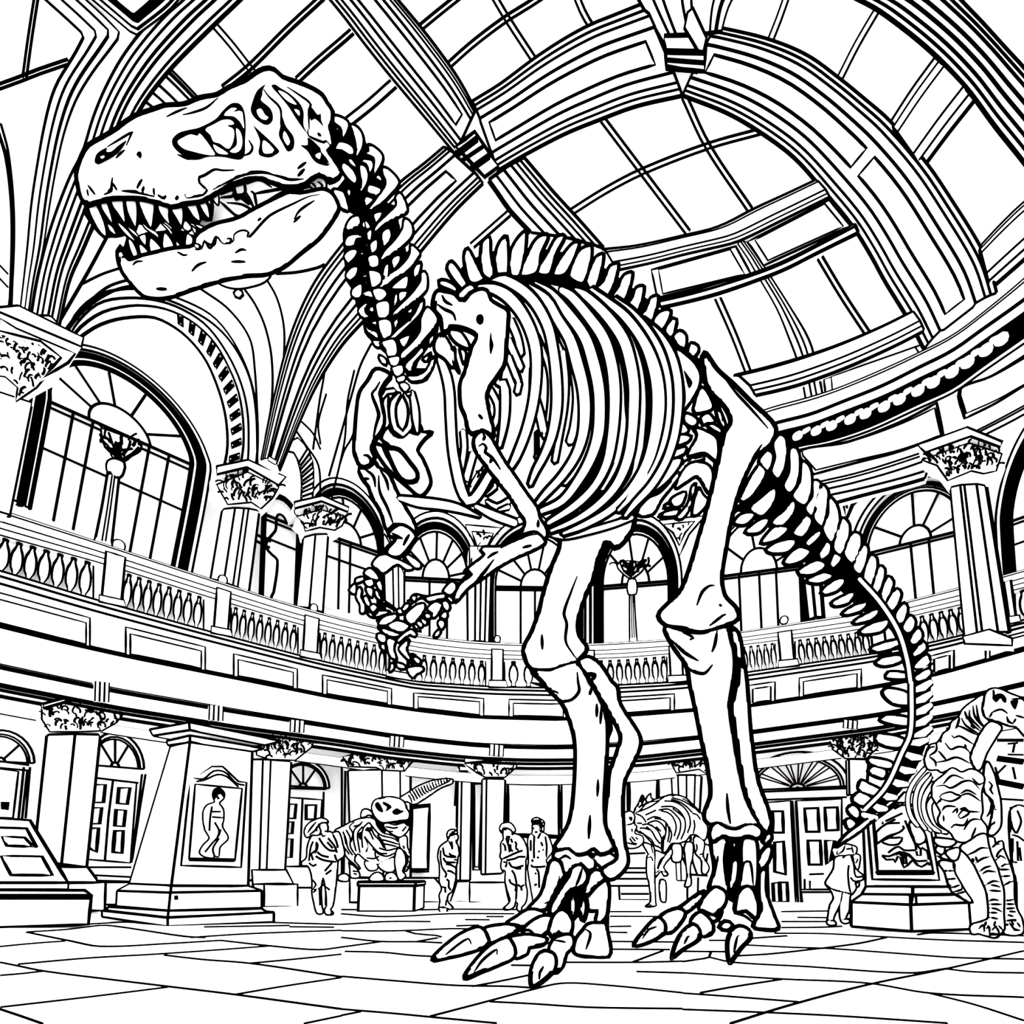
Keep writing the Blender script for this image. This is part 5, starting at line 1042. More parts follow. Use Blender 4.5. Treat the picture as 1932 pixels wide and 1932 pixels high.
for q in ('430,700 472,740 400,870 340,912 318,900', '522,830 522,900 450,992 378,950 450,880', '288,1030 330,980 412,975 400,1002 350,1042', '348,1080 440,1010 492,1010 440,1082 370,1092', '438,1142 520,1050 600,1060 540,1122 460,1147', '468,1180 560,1130 642,1130 600,1192 500,1202', '568,1252 650,1170 722,1190 680,1242 600,1267', '648,1302 760,1240 812,1270 740,1322 660,1322', '698,1352 800,1310 852,1330 780,1372 710,1367', '778,1422 860,1350 922,1350 880,1412 800,1437', '838,1482 930,1430 982,1410 940,1482 860,1502',
          '898,1542 980,1490 1042,1480 1020,1522 930,1552', '958,1592 1060,1530 1122,1510 1080,1572 980,1602', '998,1642 1090,1590 1167,1580 1130,1642 1020,1662', '1058,1742 1120,1710 1222,1690 1227,1722 1110,1762', '1088,1822 1130,1790 1232,1780 1242,1812 1140,1842', '630,895 635,960 560,1050 500,1030 570,960', '700,985 730,1020 680,1110 620,1090 660,1030', '780,1065 775,1110 710,1165 690,1140', '830,1120 835,1200 780,1240 770,1200', '870,1180 900,1230 850,1290 830,1260', '430,680 480,620 512,650 480,740'):
    tl('tail_chevron', T6(q), .02)
for q in ('1128,52 1160,30 1282,65 1287,127 1200,125 1150,92', '1113,212 1150,185 1282,200 1277,247 1180,237', '1098,290 1252,320 1222,372 1098,340', '1043,432 1080,425 1182,450 1192,480 1160,492 1060,462', '1048,502 1080,470 1152,500 1140,542 1090,532', '993,582 1010,550 1050,570 1122,610 1080,642 1000,612', '958,652 1000,620 1072,660 1030,702 960,672', '933,712 960,690 1002,730 990,772 940,742', '918,782 950,770 982,800 940,832', '1160,-60 1280,-50 1280,-20 1150,-25'):
    tl('tail_chevron', T9(q), .02)
ch = [((1310, y + 45), (1398, y)) for y in (-120, -60, 0, 65, 130, 195, 260)] + [((1285, 340), (1378, 325)), ((1255, 400), (1345, 425)), ((1215, 480), (1305, 500)), ((1170, 550), (1265, 575)), ((1120, 625), (1200, 650)), ((1075, 690), (1145, 715)), ((1020, 745), (1090, 765))]
for a, b in ch: rib('tail_vertebra', T9('%f,%f %f,%f %f,%f' % (a[0], a[1], (a[0]+b[0])/2, (a[1]+b[1])/2 + 8, b[0], b[1])), YT, [6.5, 8.5, 6], w_=3.4)
part('tail_tip', T9('862,935 920,862 1000,800 1040,770 1090,760 1000,845 930,892'), YT, th=.05, w_=5)
dark('shade_backing', T6('420,660 520,600 600,700 700,850 800,980 900,1150 1000,1290 1120,1430 1240,1600 1330,1700 1340,1932 1290,1932 1240,1820 1180,1640 1060,1560 900,1420 700,1240 560,1130 420,1000 300,950 380,860 460,740'), lambda x, y: YT(x, y) + .2)
dark('shade_backing', T9('1270,-60 1400,-60 1400,100 1390,300 1330,470 1240,610 1120,720 1000,810 900,900 940,820 1010,740 1120,590 1220,400 1270,280 1285,100'), lambda x, y: YT(x, y) + .2)
m = M(); m.line(T6('1000,1345 1120,1480 1220,1640 1270,1800 1290,1932') , 11, plane(lambda x, y: YT(x, y) - .12)); m.line(T9('1295,0 1290,280 1240,400 1150,590 1030,720'), 11, plane(lambda x, y: YT(x, y) - .12))
m.build('steel_rod', 'bone', rex)
m = M()
for q in (T6('1000,1345 1120,1480 1220,1640 1270,1800 1290,1932'), T9('1295,0 1290,280 1240,400 1150,590 1030,720')): bone(m, [(x, y, YT(x, y) - .22, 2.6) for x, y in q], w_=0)
m.build('steel_rod', 'bone', rex)
def G1(t): return S(560, 1460, 6.44, t)
def G2_(t): return S(810, 1520, 7.728, t)
def G3(t): return S(1160, 1460, 6.44, t)
def G4(t): return S(1540, 1440, 6.0375, t)
def G5(t): return S(1632, 1280, 6.44, t)
def G6(t): return S(1652, 1500, 6.9, t)
# ---------------- stone stele at left
def tier(m, q, Ys, w_=4.2):
    pts = [P(x, y, Y) for (x, y), Y in zip(q, Ys * 2)]
    b = [pts[0], pts[1], pts[2], pts[0] + pts[2] - pts[1]]; t = [pts[3], pts[4], pts[5], pts[3] + pts[5] - pts[4]]
    solid(m, [tuple(v) for v in b + t], [(0, 1, 2, 3), (7, 6, 5, 4), (0, 4, 5, 1), (1, 5, 6, 2), (2, 6, 7, 3), (3, 7, 4, 0)], w_)
st = thing('memorial_stele', 'tall tapering stone stele with a framed relief of a standing figure, left of the skeleton', 'stele', P(330, 1744, 8.7))
YSL = (9.5, 8.6, 9.1)
for nm, q in (('step', '580,1325 950,1380 1550,1355 580,1290 950,1330 1550,1300'), ('step', '610,1290 950,1328 1520,1305 612,1268 955,1290 1482,1280'), ('plinth', '660,1265 955,1290 1482,1275 665,1178 965,1188 1482,1178'), ('plinth_moulding', '665,1178 965,1188 1482,1178 735,1140 970,1150 1405,1152'),
              ('shaft', '735,1138 970,1148 1405,1150 968,362 1075,335 1428,390'), ('cap', '955,355 1075,338 1432,388 945,330 1075,300 1490,372'), ('cap', '868,300 1075,268 1500,352 850,265 1070,225 1590,330')):
    m = M(); tier(m, T7(q), YSL)
    if nm == 'plinth': m.fill(T7('985,1205 1008,1203 1010,1230 985,1230'), 1, .03, surf=plane(lambda x, y: 8.6 + (x - 320) / 290), sm=False)
    m.build(nm, 'stone', st)
def yface(x, y): return 8.6 + (x - 325) / 290 - .02
m = M(); sf = plane(yface)
plate(m, T7('1080,515 1130,520 1200,475 1260,475 1350,560 1395,565 1365,1045 1025,1035'), sf, lift=.05, thick=.03, w_=3.6)
m.build('relief_frame', 'stone', st)
m = M(); plate(m, T7('1105,575 1370,600 1330,1005 1070,1000'), sf, lift=.09, thick=.03, w_=3.6)
m.line(T7('1095,540 1150,545 1210,500 1270,505 1340,570 1385,580'), 3, sf, lift=.06); m.line(T7('1110,560 1160,550 1230,520 1280,530 1350,590'), 3, sf, lift=.06)
m.line(T7('1070,1000 1330,1005'), 6, sf, sm=False, lift=.1); m.build('relief_panel', 'stone', st)
m = M(); blob(m, T7('1205,640 1215,605 1245,600 1268,625 1265,655 1240,682 1262,715 1265,770 1258,815 1290,880 1245,930 1235,985 1215,980 1205,992 1160,985 1130,962 1150,920 1185,880 1160,830 1150,740 1170,695 1215,675'), lambda x, y: yface(x, y) - .1, th=.07, rnd=9, w_=3.6, step=4)
m.fill(T7('1205,640 1215,603 1245,600 1268,620 1262,650 1250,630 1230,640 1215,665'), 1, .01, 4)
m.strokes([T7('1200,700 1190,760 1185,840'), T7('1195,730 1250,730'), T7('1200,760 1262,765'), T7('1215,790 1240,840 1225,890'), T7('1250,830 1235,870 1200,910 1160,960'), T7('1240,880 1205,940 1215,985'), T7('1225,640 1240,660')], 3.0, 8.7, False)
m.build('relief_figure', 'stone', st)
# ---------------- slanted label stand at left edge
def yst(x, y): return 8.3 + max(0, (1665 - y)) / 120 * .8
ls = thing('label_stand', 'low display stand with slanted top and two framed labels at the left edge', 'display stand', P(60, 1745, 8.5))
m = M(); plate(m, T7('-120,762 170,780 385,1132 -120,1132'), plane(yst), lift=0, thick=.12, w_=5, step=20); m.build('slanted_top', 'stone', ls)
for q, q2 in (('-30,818 150,825 208,932 192,925 150,860 -30,862', '12,872 140,878 188,928 38,922'), (None, '8,982 238,985 297,1090 62,1088')):
    m = M()
    if q: m.line(T7('-30,820 150,825 208,932'), 4.5, plane(yst), sm=False, lift=.02)
    plate(m, T7(q2), plane(yst), lift=.04, thick=.02, w_=4.8, step=20); m.build('label_plate', 'stone', ls)
for q, y0, th in (('-120,1132 388,1132 385,1172 -120,1172', 8.3, .9), ('-120,1172 480,1175 522,1204 -120,1204', 8.25, .9), ('-120,1204 518,1204 500,1368 -120,1390', 8.3, 1.0)):
    m = M(); plate(m, T7(q), plane(y0), lift=0, thick=th, w_=5, step=30)
    if y0 == 8.25: m.line(T7('-120,1212 515,1212'), 9, plane(8.2), sm=False)
    m.build('base', 'stone', ls)
# ---------------- people
def person(label, body, Y, kids=(), strokes=(), fills=(), w_=4.4, sw=3.6, th=.13):
    x, y = max(body, key=lambda q: q[1]); t = thing('person', label, 'person', P(x, y, Y))
    m = M(); blob(m, body, Y, th=th, rnd=9, w_=w_, step=3.5)
    for q in fills: m.fill(q, 1, .05, 4, Y=Y)
    m.strokes(strokes, sw, Y, False); m.build('body', 'cloth', t)
    for nm, q, ink, ss in kids:
        m = M(); blob(m, q, Y - .08, th=.1, rnd=7, w_=w_ * .9, step=3)
        if ink: m.fill(q, 1, .07, 4, Y=Y)
        m.strokes(ss, sw, Y, True); m.build(nm, 'cloth', t)
    return t
person('woman with long loose hair and draped blouse, standing left of the crouching skeleton', G1('275,620 310,585 350,595 375,650 368,710 400,705 430,720 500,705 530,760 555,860 575,985 500,1055 490,1140 482,1250 465,1400 435,1600 405,1650 442,1700 360,1705 340,1650 365,1608 352,1390 320,1262 292,1400 300,1600 312,1690 250,1692 210,1560 190,1450 190,1300 175,1200 150,1135 120,1112 70,1112 65,1070 105,1045 125,1000 130,900 160,800 195,745 240,725 290,745'), 10.75,
  [('hair', G1('230,560 290,540 360,560 382,592 345,588 285,598 262,640 288,700 250,745 185,740 125,772 95,722 110,650 165,590'), False, [G1('240,580 180,650 130,720'), G1('265,600 230,680 150,740'), G1('240,640 240,700')])],
  [G1('240,830 232,930 180,970 200,1050'), G1('270,780 330,870 400,930 470,935'), G1('230,1000 300,1040 380,1060 480,1070'), G1('370,830 440,905'), G1('250,950 300,990 390,1012'), G1('380,780 460,880 490,960'), G1('430,720 480,820 500,900'), G1('340,1182 430,1080'), G1('352,1222 422,1170'), G1('200,1290 235,1350 200,1400 240,1405 205,1440'), G1('258,1400 320,1350 402,1410'), G1('280,1600 275,1400'), G1('355,1400 352,1600'), G1('150,1080 200,1120 240,1100'), G1('340,700 372,692'), G1('460,980 490,1060 510,1040'), G1('200,820 170,900 150,1060'), G1('300,720 320,760 350,750')],
  [G1('235,820 265,850 255,930 215,980 225,900')])
person('man in a flat cap with folded arms leaning beside the flat pilaster', G2_('275,450 320,440 400,422 417,460 405,500 385,540 412,580 428,700 410,760 406,830 386,880 382,1000 372,1100 330,1240 270,1300 262,1400 342,1490 300,1507 252,1492 258,1552 180,1562 145,1505 160,1400 150,1300 185,1220 150,1100 155,1000 150,850 130,760 135,680 160,600 220,550 275,510'), 11.9,
  [('cap', G2_('265,400 290,365 340,352 402,370 408,395 340,410 292,432 275,480 262,440'), False, [G2_('290,420 340,385 400,378')])],
  [G2_('200,610 220,720 260,742 390,752'), G2_('205,760 240,820 400,827'), G2_('170,650 165,750 190,900 250,1000 230,1050'), G2_('240,850 330,870 380,912'), G2_('260,950 320,960 372,1002'), G2_('250,1070 285,1100 282,1180 310,1232'), G2_('190,1180 250,1202'), G2_('232,1210 235,1270'), G2_('290,520 330,600 338,640 325,520'), G2_('290,690 310,720 390,742'), G2_('240,1380 240,1460'), G2_('160,1482 240,1482'), G2_('360,462 372,462'), G2_('380,500 410,500'), G2_('360,785 395,795')])
person('man in a cap and rumpled shirt with hands clasped in front, right of the pillar', G2_('1085,350 1160,330 1200,360 1205,430 1240,410 1330,450 1390,540 1422,640 1422,740 1402,800 1402,870 1397,1000 1402,1150 1422,1260 1400,1410 1342,1480 1332,1537 1280,1512 1290,1422 1252,1400 1240,1462 1180,1507 1080,1507 1150,1440 1182,1380 1140,1230 1110,1100 1110,950 1060,932 1048,860 1060,790 1033,740 1048,680 1048,550 1085,490 1078,420'), 11.8,
  [('cap', G2_('1033,310 1060,270 1120,252 1182,258 1232,310 1252,370 1230,392 1190,350 1110,320 1070,335 1065,402 1033,360'), False, [G2_('1070,320 1130,320 1200,350')])],
  [G2_('1060,780 1150,740 1260,690 1362,652'), G2_('1120,800 1250,772 1300,747 1400,747'), G2_('1160,820 1200,890 1270,902 1372,872'), G2_('1220,892 1270,917 1342,917'), G2_('1200,940 1240,1000 1272,1150 1262,1400'), G2_('1165,1070 1190,1130 1262,1170 1252,1250'), G2_('1290,1150 1330,1182 1382,1150'), G2_('1340,1190 1347,1242'), G2_('1120,470 1140,540 1160,600 1172,682'), G2_('1190,480 1212,542'), G2_('1250,520 1270,560 1262,620 1302,652'), G2_('1070,550 1100,580 1112,662'), G2_('1180,560 1190,640 1220,670'), G2_('1080,820 1130,830 1110,900'), G2_('1100,350 1120,360'), G2_('1120,455 1180,455')],
  [G2_('1120,455 1185,450 1175,480 1160,560 1140,480')])
person('dark-haired man in a loose shirt standing just left of the nearer shin bone', G2_('1505,270 1500,400 1460,430 1438,500 1448,800 1438,930 1480,1200 1510,1380 1512,1480 1560,1500 1620,1490 1640,1380 1670,1180 1705,1000 1722,880 1702,790 1742,740 1792,660 1772,540 1722,430 1662,390 1642,300 1600,220 1530,230'), 12.0,
  [('hair', G2_('1498,210 1560,178 1620,200 1672,240 1668,300 1658,382 1612,372 1617,310 1590,280 1510,262'), True, [])],
  [G2_('1530,450 1525,600 1528,770'), G2_('1580,482 1622,400'), G2_('1690,450 1712,600 1702,750'), G2_('1485,860 1500,890 1650,892 1692,882'), G2_('1560,920 1592,970 1602,1200'), G2_('1630,530 1652,592'), G2_('1590,655 1606,682'), G2_('1480,500 1480,662'), G2_('1575,740 1592,772'), G2_('1502,780 1506,822'), G2_('1505,320 1530,335'), G2_('1540,380 1560,390 1575,375'), G2_('1500,420 1540,460'), G2_('1650,640 1670,650'), G2_('1540,1000 1560,980'), G2_('1530,1165 1570,1140')], [G2_('1515,560 1535,560 1533,770 1520,700')])
person('child seen from behind in a short wide coat, standing beside the right-hand stone base', G4('190,985 250,940 330,928 400,940 455,965 440,1030 410,1060 440,1160 470,1230 530,1280 522,1325 440,1350 450,1420 405,1490 385,1500 375,1600 368,1680 335,1765 392,1795 330,1822 288,1802 268,1680 275,1580 300,1470 285,1560 250,1640 190,1780 225,1832 130,1832 138,1750 160,1620 200,1540 172,1450 108,1370 150,1290 200,1200 212,1090 225,1060'), 8.25,
  [('hair', G4('185,985 240,945 330,925 400,935 455,962 440,1035 360,1040 330,1050 250,1050 215,1060'), False, [G4('330,930 300,1000 240,1040'), G4('340,980 400,970'), G4('240,1000 230,1040'), G4('400,940 420,1030')]), ('plait', G4('425,1045 490,1050 492,1120 470,1210 445,1170'), False, [G4('440,1080 470,1100 450,1140')])],
  [G4('370,1160 360,1250 372,1400 390,1480'), G4('390,1060 420,1150 450,1290 530,1290'), G4('390,1300 420,1340 440,1340'), G4('120,1380 200,1440 300,1465 400,1490'), G4('290,1480 290,1560'), G4('440,1370 490,1360 480,1410 450,1410'), G4('300,1080 330,1050'), G4('135,1790 220,1800'), G4('300,1780 380,1770')], [G4('362,1160 380,1180 372,1240 385,1400 395,1480 375,1440 365,1300')], w_=4.8, sw=3.2)
person('person with one arm bent, half hidden behind the farther shin bone', Q('1300,1556 1312,1549 1324,1553 1328,1572 1322,1588 1342,1600 1350,1635 1340,1655 1336,1712 1318,1714 1300,1712 1297,1640 1286,1606 1304,1586'), 13.2, (), [Q('1310,1590 1306,1620 1315,1650'), Q('1335,1610 1330,1640'), Q('1300,1650 1335,1652'), Q('1317,1655 1316,1705')])
person('person cut by the right edge, beyond the large plated skeleton', Q('1906,1532 1920,1520 1938,1528 1952,1600 1955,1680 1948,1732 1924,1733 1918,1660 1912,1640 1906,1590'), 9.8, (), [G6('1750,170 1840,150'), G6('1760,280 1770,400 1820,500'), G6('1840,200 1890,340 1860,440 1830,500'), G6('1770,520 1850,540 1932,600'), G6('1780,560 1790,860 1840,880'), G6('1840,600 1850,860'), G6('1870,680 1890,860')], [G6('1735,230 1765,220 1765,300 1765,500 1740,440')])
# ---------------- crouching skeleton on its block
bx = thing('display_block', 'plain stone block carrying the crouching horned-tail skeleton', 'plinth', P(728, 1718, 11.9))
m = M(); a = P(676, 1718, 11.9); b = P(781, 1718, 11.9); zt = P(728, 1671, 11.9).z; zc_ = P(728, 1664, 11.9).z
box(m, ((a.x + b.x) / 2, a.y + .6), b.x - a.x, 1.2, 0, zt, w_=5); box(m, ((a.x + b.x) / 2, a.y + .6), (b.x - a.x) * 1.04, 1.25, zt, zc_, w_=4.5); m.build('block', 'stone', bx)
def skel(name, label, base, body, Y, w_=3.8):
    t = thing(name, label, 'dinosaur skeleton', base)
    for nm, q, ss, ff, dy in body:
        m = M(); blob(m, q, Y + dy, th=.12, rnd=11, w_=w_, step=4.5)
        for f in ff: m.fill(f, 1, .05, 4, Y=Y)
        m.strokes(ss, 2.9, Y, False); m.build(nm, 'bone', t)
    return t
def arcs(a, b, c, n, wob=.0, seed=0):
    """curves stepping from path to path: a, b, c are three edge paths"""
    rnd = random.Random(seed); A, B, C = resample(a, n), resample(b, n), resample(c, n)
    return [[A[i], ((A[i][0]+B[i][0])/2 + rnd.uniform(-wob, wob), (A[i][1]+B[i][1])/2 + rnd.uniform(-wob, wob)), B[i], C[i]] for i in range(n)]
tz = [[G1('%f,%f %f,%f %f,%f' % (1340 + i*34, 235 - i*17 + (i*i)*.25, 1385 + i*32, 300 - i*14, 1400 + i*34, 350 - i*21))][0] for i in range(15)]
skel('crouching_skeleton', 'small crouching dinosaur skeleton with raised banded tail, on the plain block left of centre', P(728, 1664, 12.3), [
  ('torso', G1('460,700 560,640 700,570 800,540 940,550 980,640 1050,720 1180,760 1250,850 1230,920 1180,1000 1020,1080 960,1110 830,1040 740,970 700,1050 770,1150 740,1172 640,1050 570,950 510,830'),
   [G1('700,590 640,640 680,720 660,830'), G1('780,610 700,680 690,800 720,940'), G1('800,640 740,720 750,860 770,960'), G1('880,590 820,640 790,740 800,900'), G1('880,590 950,680 1010,740 1100,770'), G1('900,640 940,740 1000,800 1060,900'), G1('820,760 900,860 1000,960 1100,970'), G1('830,680 880,700 930,800'), G1('980,740 1040,820 1080,920'), G1('1060,760 1180,790 1230,830'), G1('1040,800 1150,830 1240,860'), G1('1060,850 1160,870 1230,890'), G1('1000,900 1100,930 1220,900'), G1('920,910 1010,980 1100,1000 1190,960'), G1('850,1020 940,1030 1000,1000'), G1('560,700 600,800 620,900 680,990'), G1('600,680 650,780 650,880 720,1000'), G1('520,740 560,860 640,980'), G1('580,760 600,860'), G1('640,1040 700,1100 760,1160'), G1('950,950 960,1010 1000,1060'), G1('690,640 760,620 800,580')], [G1('810,760 850,800 870,880 850,960 830,940 860,880'), G1('840,650 890,650 930,700 900,700 850,690'), G1('745,730 780,700 780,800 760,800')], 0),
  ('skull', G1('922,360 960,315 1090,283 1200,290 1300,340 1332,420 1367,480 1352,550 1290,562 1200,572 1040,592 980,552 940,500 912,430'), [G1('1000,310 1080,290'), G1('1160,460 1180,470')], [G1('950,360 990,340 1052,450 1042,472 990,450 953,400'), G1('1040,335 1110,360 1155,402 1100,450 1072,462 1095,405 1045,370'), G1('1158,460 1215,415 1260,440 1310,450 1220,500 1183,497'), G1('1310,340 1350,400 1340,440 1320,400')], -.1),
  ('lower_jaw', G1('1050,605 1200,600 1375,590 1340,700 1260,765 1180,742 1080,665'), [G1('1080,640 1180,660 1230,650'), G1('1090,690 1170,700'), G1('1280,700 1330,640')], [G1('1045,585 1200,558 1385,540 1380,640 1330,632 1300,600 1200,630 1120,608')], -.05),
  ('neck', G1('950,555 1050,600 1070,700 1020,720 975,630'), [], [G1('960,560 1050,600 1065,695 1020,705 980,620')], .05),
  ('snout_bone', G1('780,520 800,440 860,430 920,480 945,522 870,500 800,535'), [], [], 0),
  ('arm', G1('1250,760 1330,760 1345,900 1382,990 1372,1100 1330,1182 1300,1190 1345,1050 1300,950 1250,880'), [G1('1310,940 1350,1000 1340,1100'), G1('1290,870 1310,910'), G1('1330,960 1370,960'), G1('1340,1000 1375,1010'), G1('1330,1060 1370,1070'), G1('1320,1120 1350,1130')], [G1('1290,920 1340,960 1320,1000')], 0),
  ('leg', G1('1240,900 1300,960 1322,1080 1280,1180 1322,1240 1250,1287 1208,1180 1193,1060 1208,950'), [], [], -.1),
  ('pelvis', G1('840,1050 985,1110 970,1162 880,1172 828,1100'), [], [], 0), ('pelvis', G1('985,1095 1185,1020 1182,1182 1060,1182'), [], [G1('1000,1160 1060,1170 1070,1200 1040,1190')], 0),
  ('leg', G1('640,1060 740,1172 762,1252 660,1255 648,1150'), [G1('660,1100 720,1150'), G1('680,1180 740,1190'), G1('690,1210 730,1220')], [], 0),
  ('foot', G1('880,1292 940,1208 1022,1210 1052,1292'), [], [], -.1), ('foot', G1('1078,1292 1090,1218 1182,1208 1222,1292'), [], [G1('1120,1258 1155,1255 1155,1275 1120,1278')], -.1), ('foot', G1('500,1290 520,1230 600,1220 640,1260 630,1300'), [], [], 0),
  ('tail', G1('1250,330 1260,285 1320,250 1380,210 1500,140 1700,73 1897,68 1892,110 1750,170 1600,270 1520,322 1420,372 1350,340'), tz, [], 0)], 12.3)
# ---------------- second background skeleton between the shins
rb = [G3(q) for q in ('600,330 720,340 830,400 900,500 915,620 880,720', '560,400 700,400 790,460 850,560 850,680 800,800', '530,440 650,430 740,500 795,580 790,700 750,800', '560,450 640,470 700,520 745,640 720,760', '480,540 580,560 640,620 660,720 640,830', '400,600 500,570 580,620 620,700', '390,560 480,520 560,540', '300,690 370,740 450,800 480,860', '380,640 450,700 500,790 550,850', '440,620 520,690 570,790', '250,480 330,520 380,590', '340,400 420,350 520,330 600,290', '260,470 340,440 430,400 540,330', '690,290 800,320 880,360 960,420', '680,310 780,340 860,390 940,470', '820,300 900,350 980,430 1030,480', '940,480 1000,500 1040,560', '700,420 780,480 850,540', '370,500 440,470 500,440', '620,600 620,700 600,800', '660,640 690,740 660,840', '500,640 560,700', '330,620 400,610 460,640', '300,660 360,660 420,680', '310,400 330,350', '300,450 360,390 390,360', '270,600 330,600', '960,560 970,640 950,720')]
skel('standing_skeleton', 'small four-legged skeleton with spiked head standing far off between the two leg bones', P(1260, 1714, 12.6), [
  ('torso', G3('240,450 330,390 470,320 600,280 700,255 850,290 950,380 1060,500 1122,640 1122,720 1082,812 990,742 920,742 860,812 760,842 690,842 600,962 560,900 480,862 400,782 340,722 280,702 240,600'), rb, [G3('560,800 600,740 590,960 560,900'), G3('670,250 700,235 730,270 690,275')], 0),
  ('skull', G3('115,480 200,460 240,520 222,600 262,640 240,722 332,760 342,832 270,892 170,902 130,852 120,650'), [G3('140,620 200,610 240,560'), G3('170,540 210,530'), G3('130,830 200,850 260,860'), G3('180,780 220,840 270,850'), G3('200,760 250,820'), G3('250,770 280,800')], [G3('200,660 220,670 215,720 200,700'), G3('170,520 215,530 205,580 180,560')], -.1),
  ('horn', G3('235,455 290,360 335,258 352,300 312,390 270,465'), [], [G3('300,340 335,258 352,300 320,350')], 0), ('horn', G3('375,312 437,238 432,290 472,312 420,342 400,352'), [], [], 0),
  ('leg', G3('340,842 462,880 482,960 482,1250 492,1560 500,1600 370,1612 430,1562 420,1350 388,1200 393,1000 410,980'), [G3('400,1020 440,1010 460,1060'), G3('440,880 460,960'), G3('380,1600 420,1580 460,1610')], [], -.05),
  ('leg', G3('482,940 600,972 640,960 680,900 692,980 590,1132 645,1222 600,1242 560,1182 480,1262'), [G3('520,1160 560,1060 630,970'), G3('500,1200 540,1170'), G3('580,1180 620,1200')], [G3('510,1150 545,1040 600,1000 560,1100')], 0),
  ('leg', G3('862,842 940,842 942,1000 912,1150 922,1350 850,1372 880,1250 848,950'), [G3('880,760 920,800 880,840')], [], 0), ('leg', G3('970,762 1082,822 1072,1000 1142,1140 1100,1222 1060,1202 1050,1050 978,960'), [G3('990,850 1000,900 990,950'), G3('1030,980 1080,970')], [], 0),
  ('leg', G3('550,1290 610,1300 620,1500 610,1560 560,1540'), [], [], .1), ('mount_post', G3('700,860 800,860 800,1060 700,1060'), [], [], .2)], 12.6)
# ---------------- right stele and base
rs = thing('stone_stele', 'broad tapering stone slab with a framed relief, behind the tail tip', 'stele', P(1715, 1750, 8.0))
m = M(); plate(m, G4('535,720 900,440 1000,330 1240,330 1495,1402 562,1402'), plane(8.3), lift=0, thick=.7, w_=4, step=20); m.build('slab', 'stone', rs)
m = M(); plate(m, G4('588,700 900,450 1060,450 1300,750 1400,1332 640,1322'), plane(8.3), lift=.06, thick=.03, w_=3.8, step=20); m.build('relief_frame', 'stone', rs)
m = M(); sfp = plane(8.22); plate(m, G4('652,660 900,480 1050,480 1240,820 1330,1240 700,1240'), sfp, lift=.04, thick=.03, w_=4.5, step=20); m.line(G4('690,1245 1335,1245'), 8, sfp, sm=False, lift=.05)
for q in ('680,790 740,730 800,690 950,680', '790,660 980,570', '800,690 900,640', '890,520 990,465', '690,920 820,830 940,790 1000,740 985,710', '740,890 830,850 900,850 980,850 940,920 830,930 750,900', '680,780 690,930', '820,1020 870,980 940,950 1000,990 1130,990', '750,1050 830,1060 900,1030 950,1010 1060,1040 1130,1110 1260,1110', '750,1055 800,1100 880,1095 900,1130 930,1060 960,1080 1000,1190 1090,1110', '1010,650 1080,820 1130,930 1140,990', '1070,700 1150,900 1240,900', '1140,1000 1150,1050 1190,1050 1190,980 1150,940', '1200,960 1260,1000 1280,1100', '1100,1100 1150,1160 1200,1180 1280,1130', '1020,1060 1030,1150', '980,1050 1000,1150', '1280,1160 1300,1140'): m.line(G4(q), 3.4, sfp, lift=.05)
for q in ('740,700 755,650 775,690', '880,1070 960,1010 1060,1040 1120,1110 1180,1150 1120,1130 1040,1060 1000,1100 940,1040', '760,870 840,830 940,800 860,840'): m.fill(G4(q), 1, .05, surf=sfp)
m.build('relief_panel', 'stone', rs)
def tier2(m, q, Ys, w_=4.6): tier(m, q, Ys, w_)
for nm, q in (('base', '1606,1748 1720,1757 1831,1753 1606,1702 1718,1707 1827,1703'), ('upper_base', '1606,1702 1718,1707 1827,1703 1626,1688 1722,1689 1800,1688'), ('top_moulding', '1626,1687 1722,1688 1800,1687 1634,1673 1722,1673 1788,1673')):
    m = M(); tier2(m, Q(q), (8.0, 7.6, 7.75))
    if nm == 'base': m.line(Q('1728,1690 1729,1706 1717,1707 1717,1690'), 3.6, plane(7.55), sm=False)
    m.build(nm, 'stone', rs)
# ---------------- big skeleton at the right edge
Yd = 7.1
dn = thing('armoured_skeleton', 'large plated dinosaur skeleton with bowed head, cut off by the right edge', 'dinosaur skeleton', P(1870, 1766, 6.95))
def dp(nm, q, ss=(), ff=(), dy=0, w_=4.6, th=.12, rnd=12):
    m = M(); blob(m, q, (lambda x, y: min(Yd + dy, yfl(x, y) - .08)), th=th, rnd=rnd, w_=w_, step=5)
    for f in ff: m.fill(f, 1, .02, 4, Y=Yd)
    m.strokes(ss, 4.0, Yd, True); m.build(nm, 'bone', dn)
dp('back_plates', G5('1440,200 1330,260 1190,370 1130,470 1050,530 1020,620 960,660 880,780 790,810 730,950 730,1040 780,1110 880,1110 930,1142 1060,1092 1170,1142 1290,1102 1332,1102 1270,960 1330,800 1420,640 1510,540 1450,460 1420,380'),
   [G5(q) for q in ('1100,610 1140,580 1300,660 1385,695', '1050,690 1080,722 1140,700 1315,800', '970,780 1040,862 1130,830 1220,850 1290,932', '870,1020 980,1000 1110,960 1280,1035', '780,950 850,1012 860,1072', '890,880 990,1000', '1170,480 1220,570 1395,685', '1270,380 1270,470 1405,612', '1350,320 1380,500 1455,592', '1420,280 1420,400 1505,520', '1210,800 1225,850', '1150,470 1130,540 1100,610', '1210,400 1240,500', '740,890 800,840 850,830', '780,940 860,880 870,790', '1220,430 1300,560 1400,640', '1310,330 1330,460 1440,600', '1280,570 1330,610', '1000,600 1000,640', '930,700 920,780')], dy=.1)
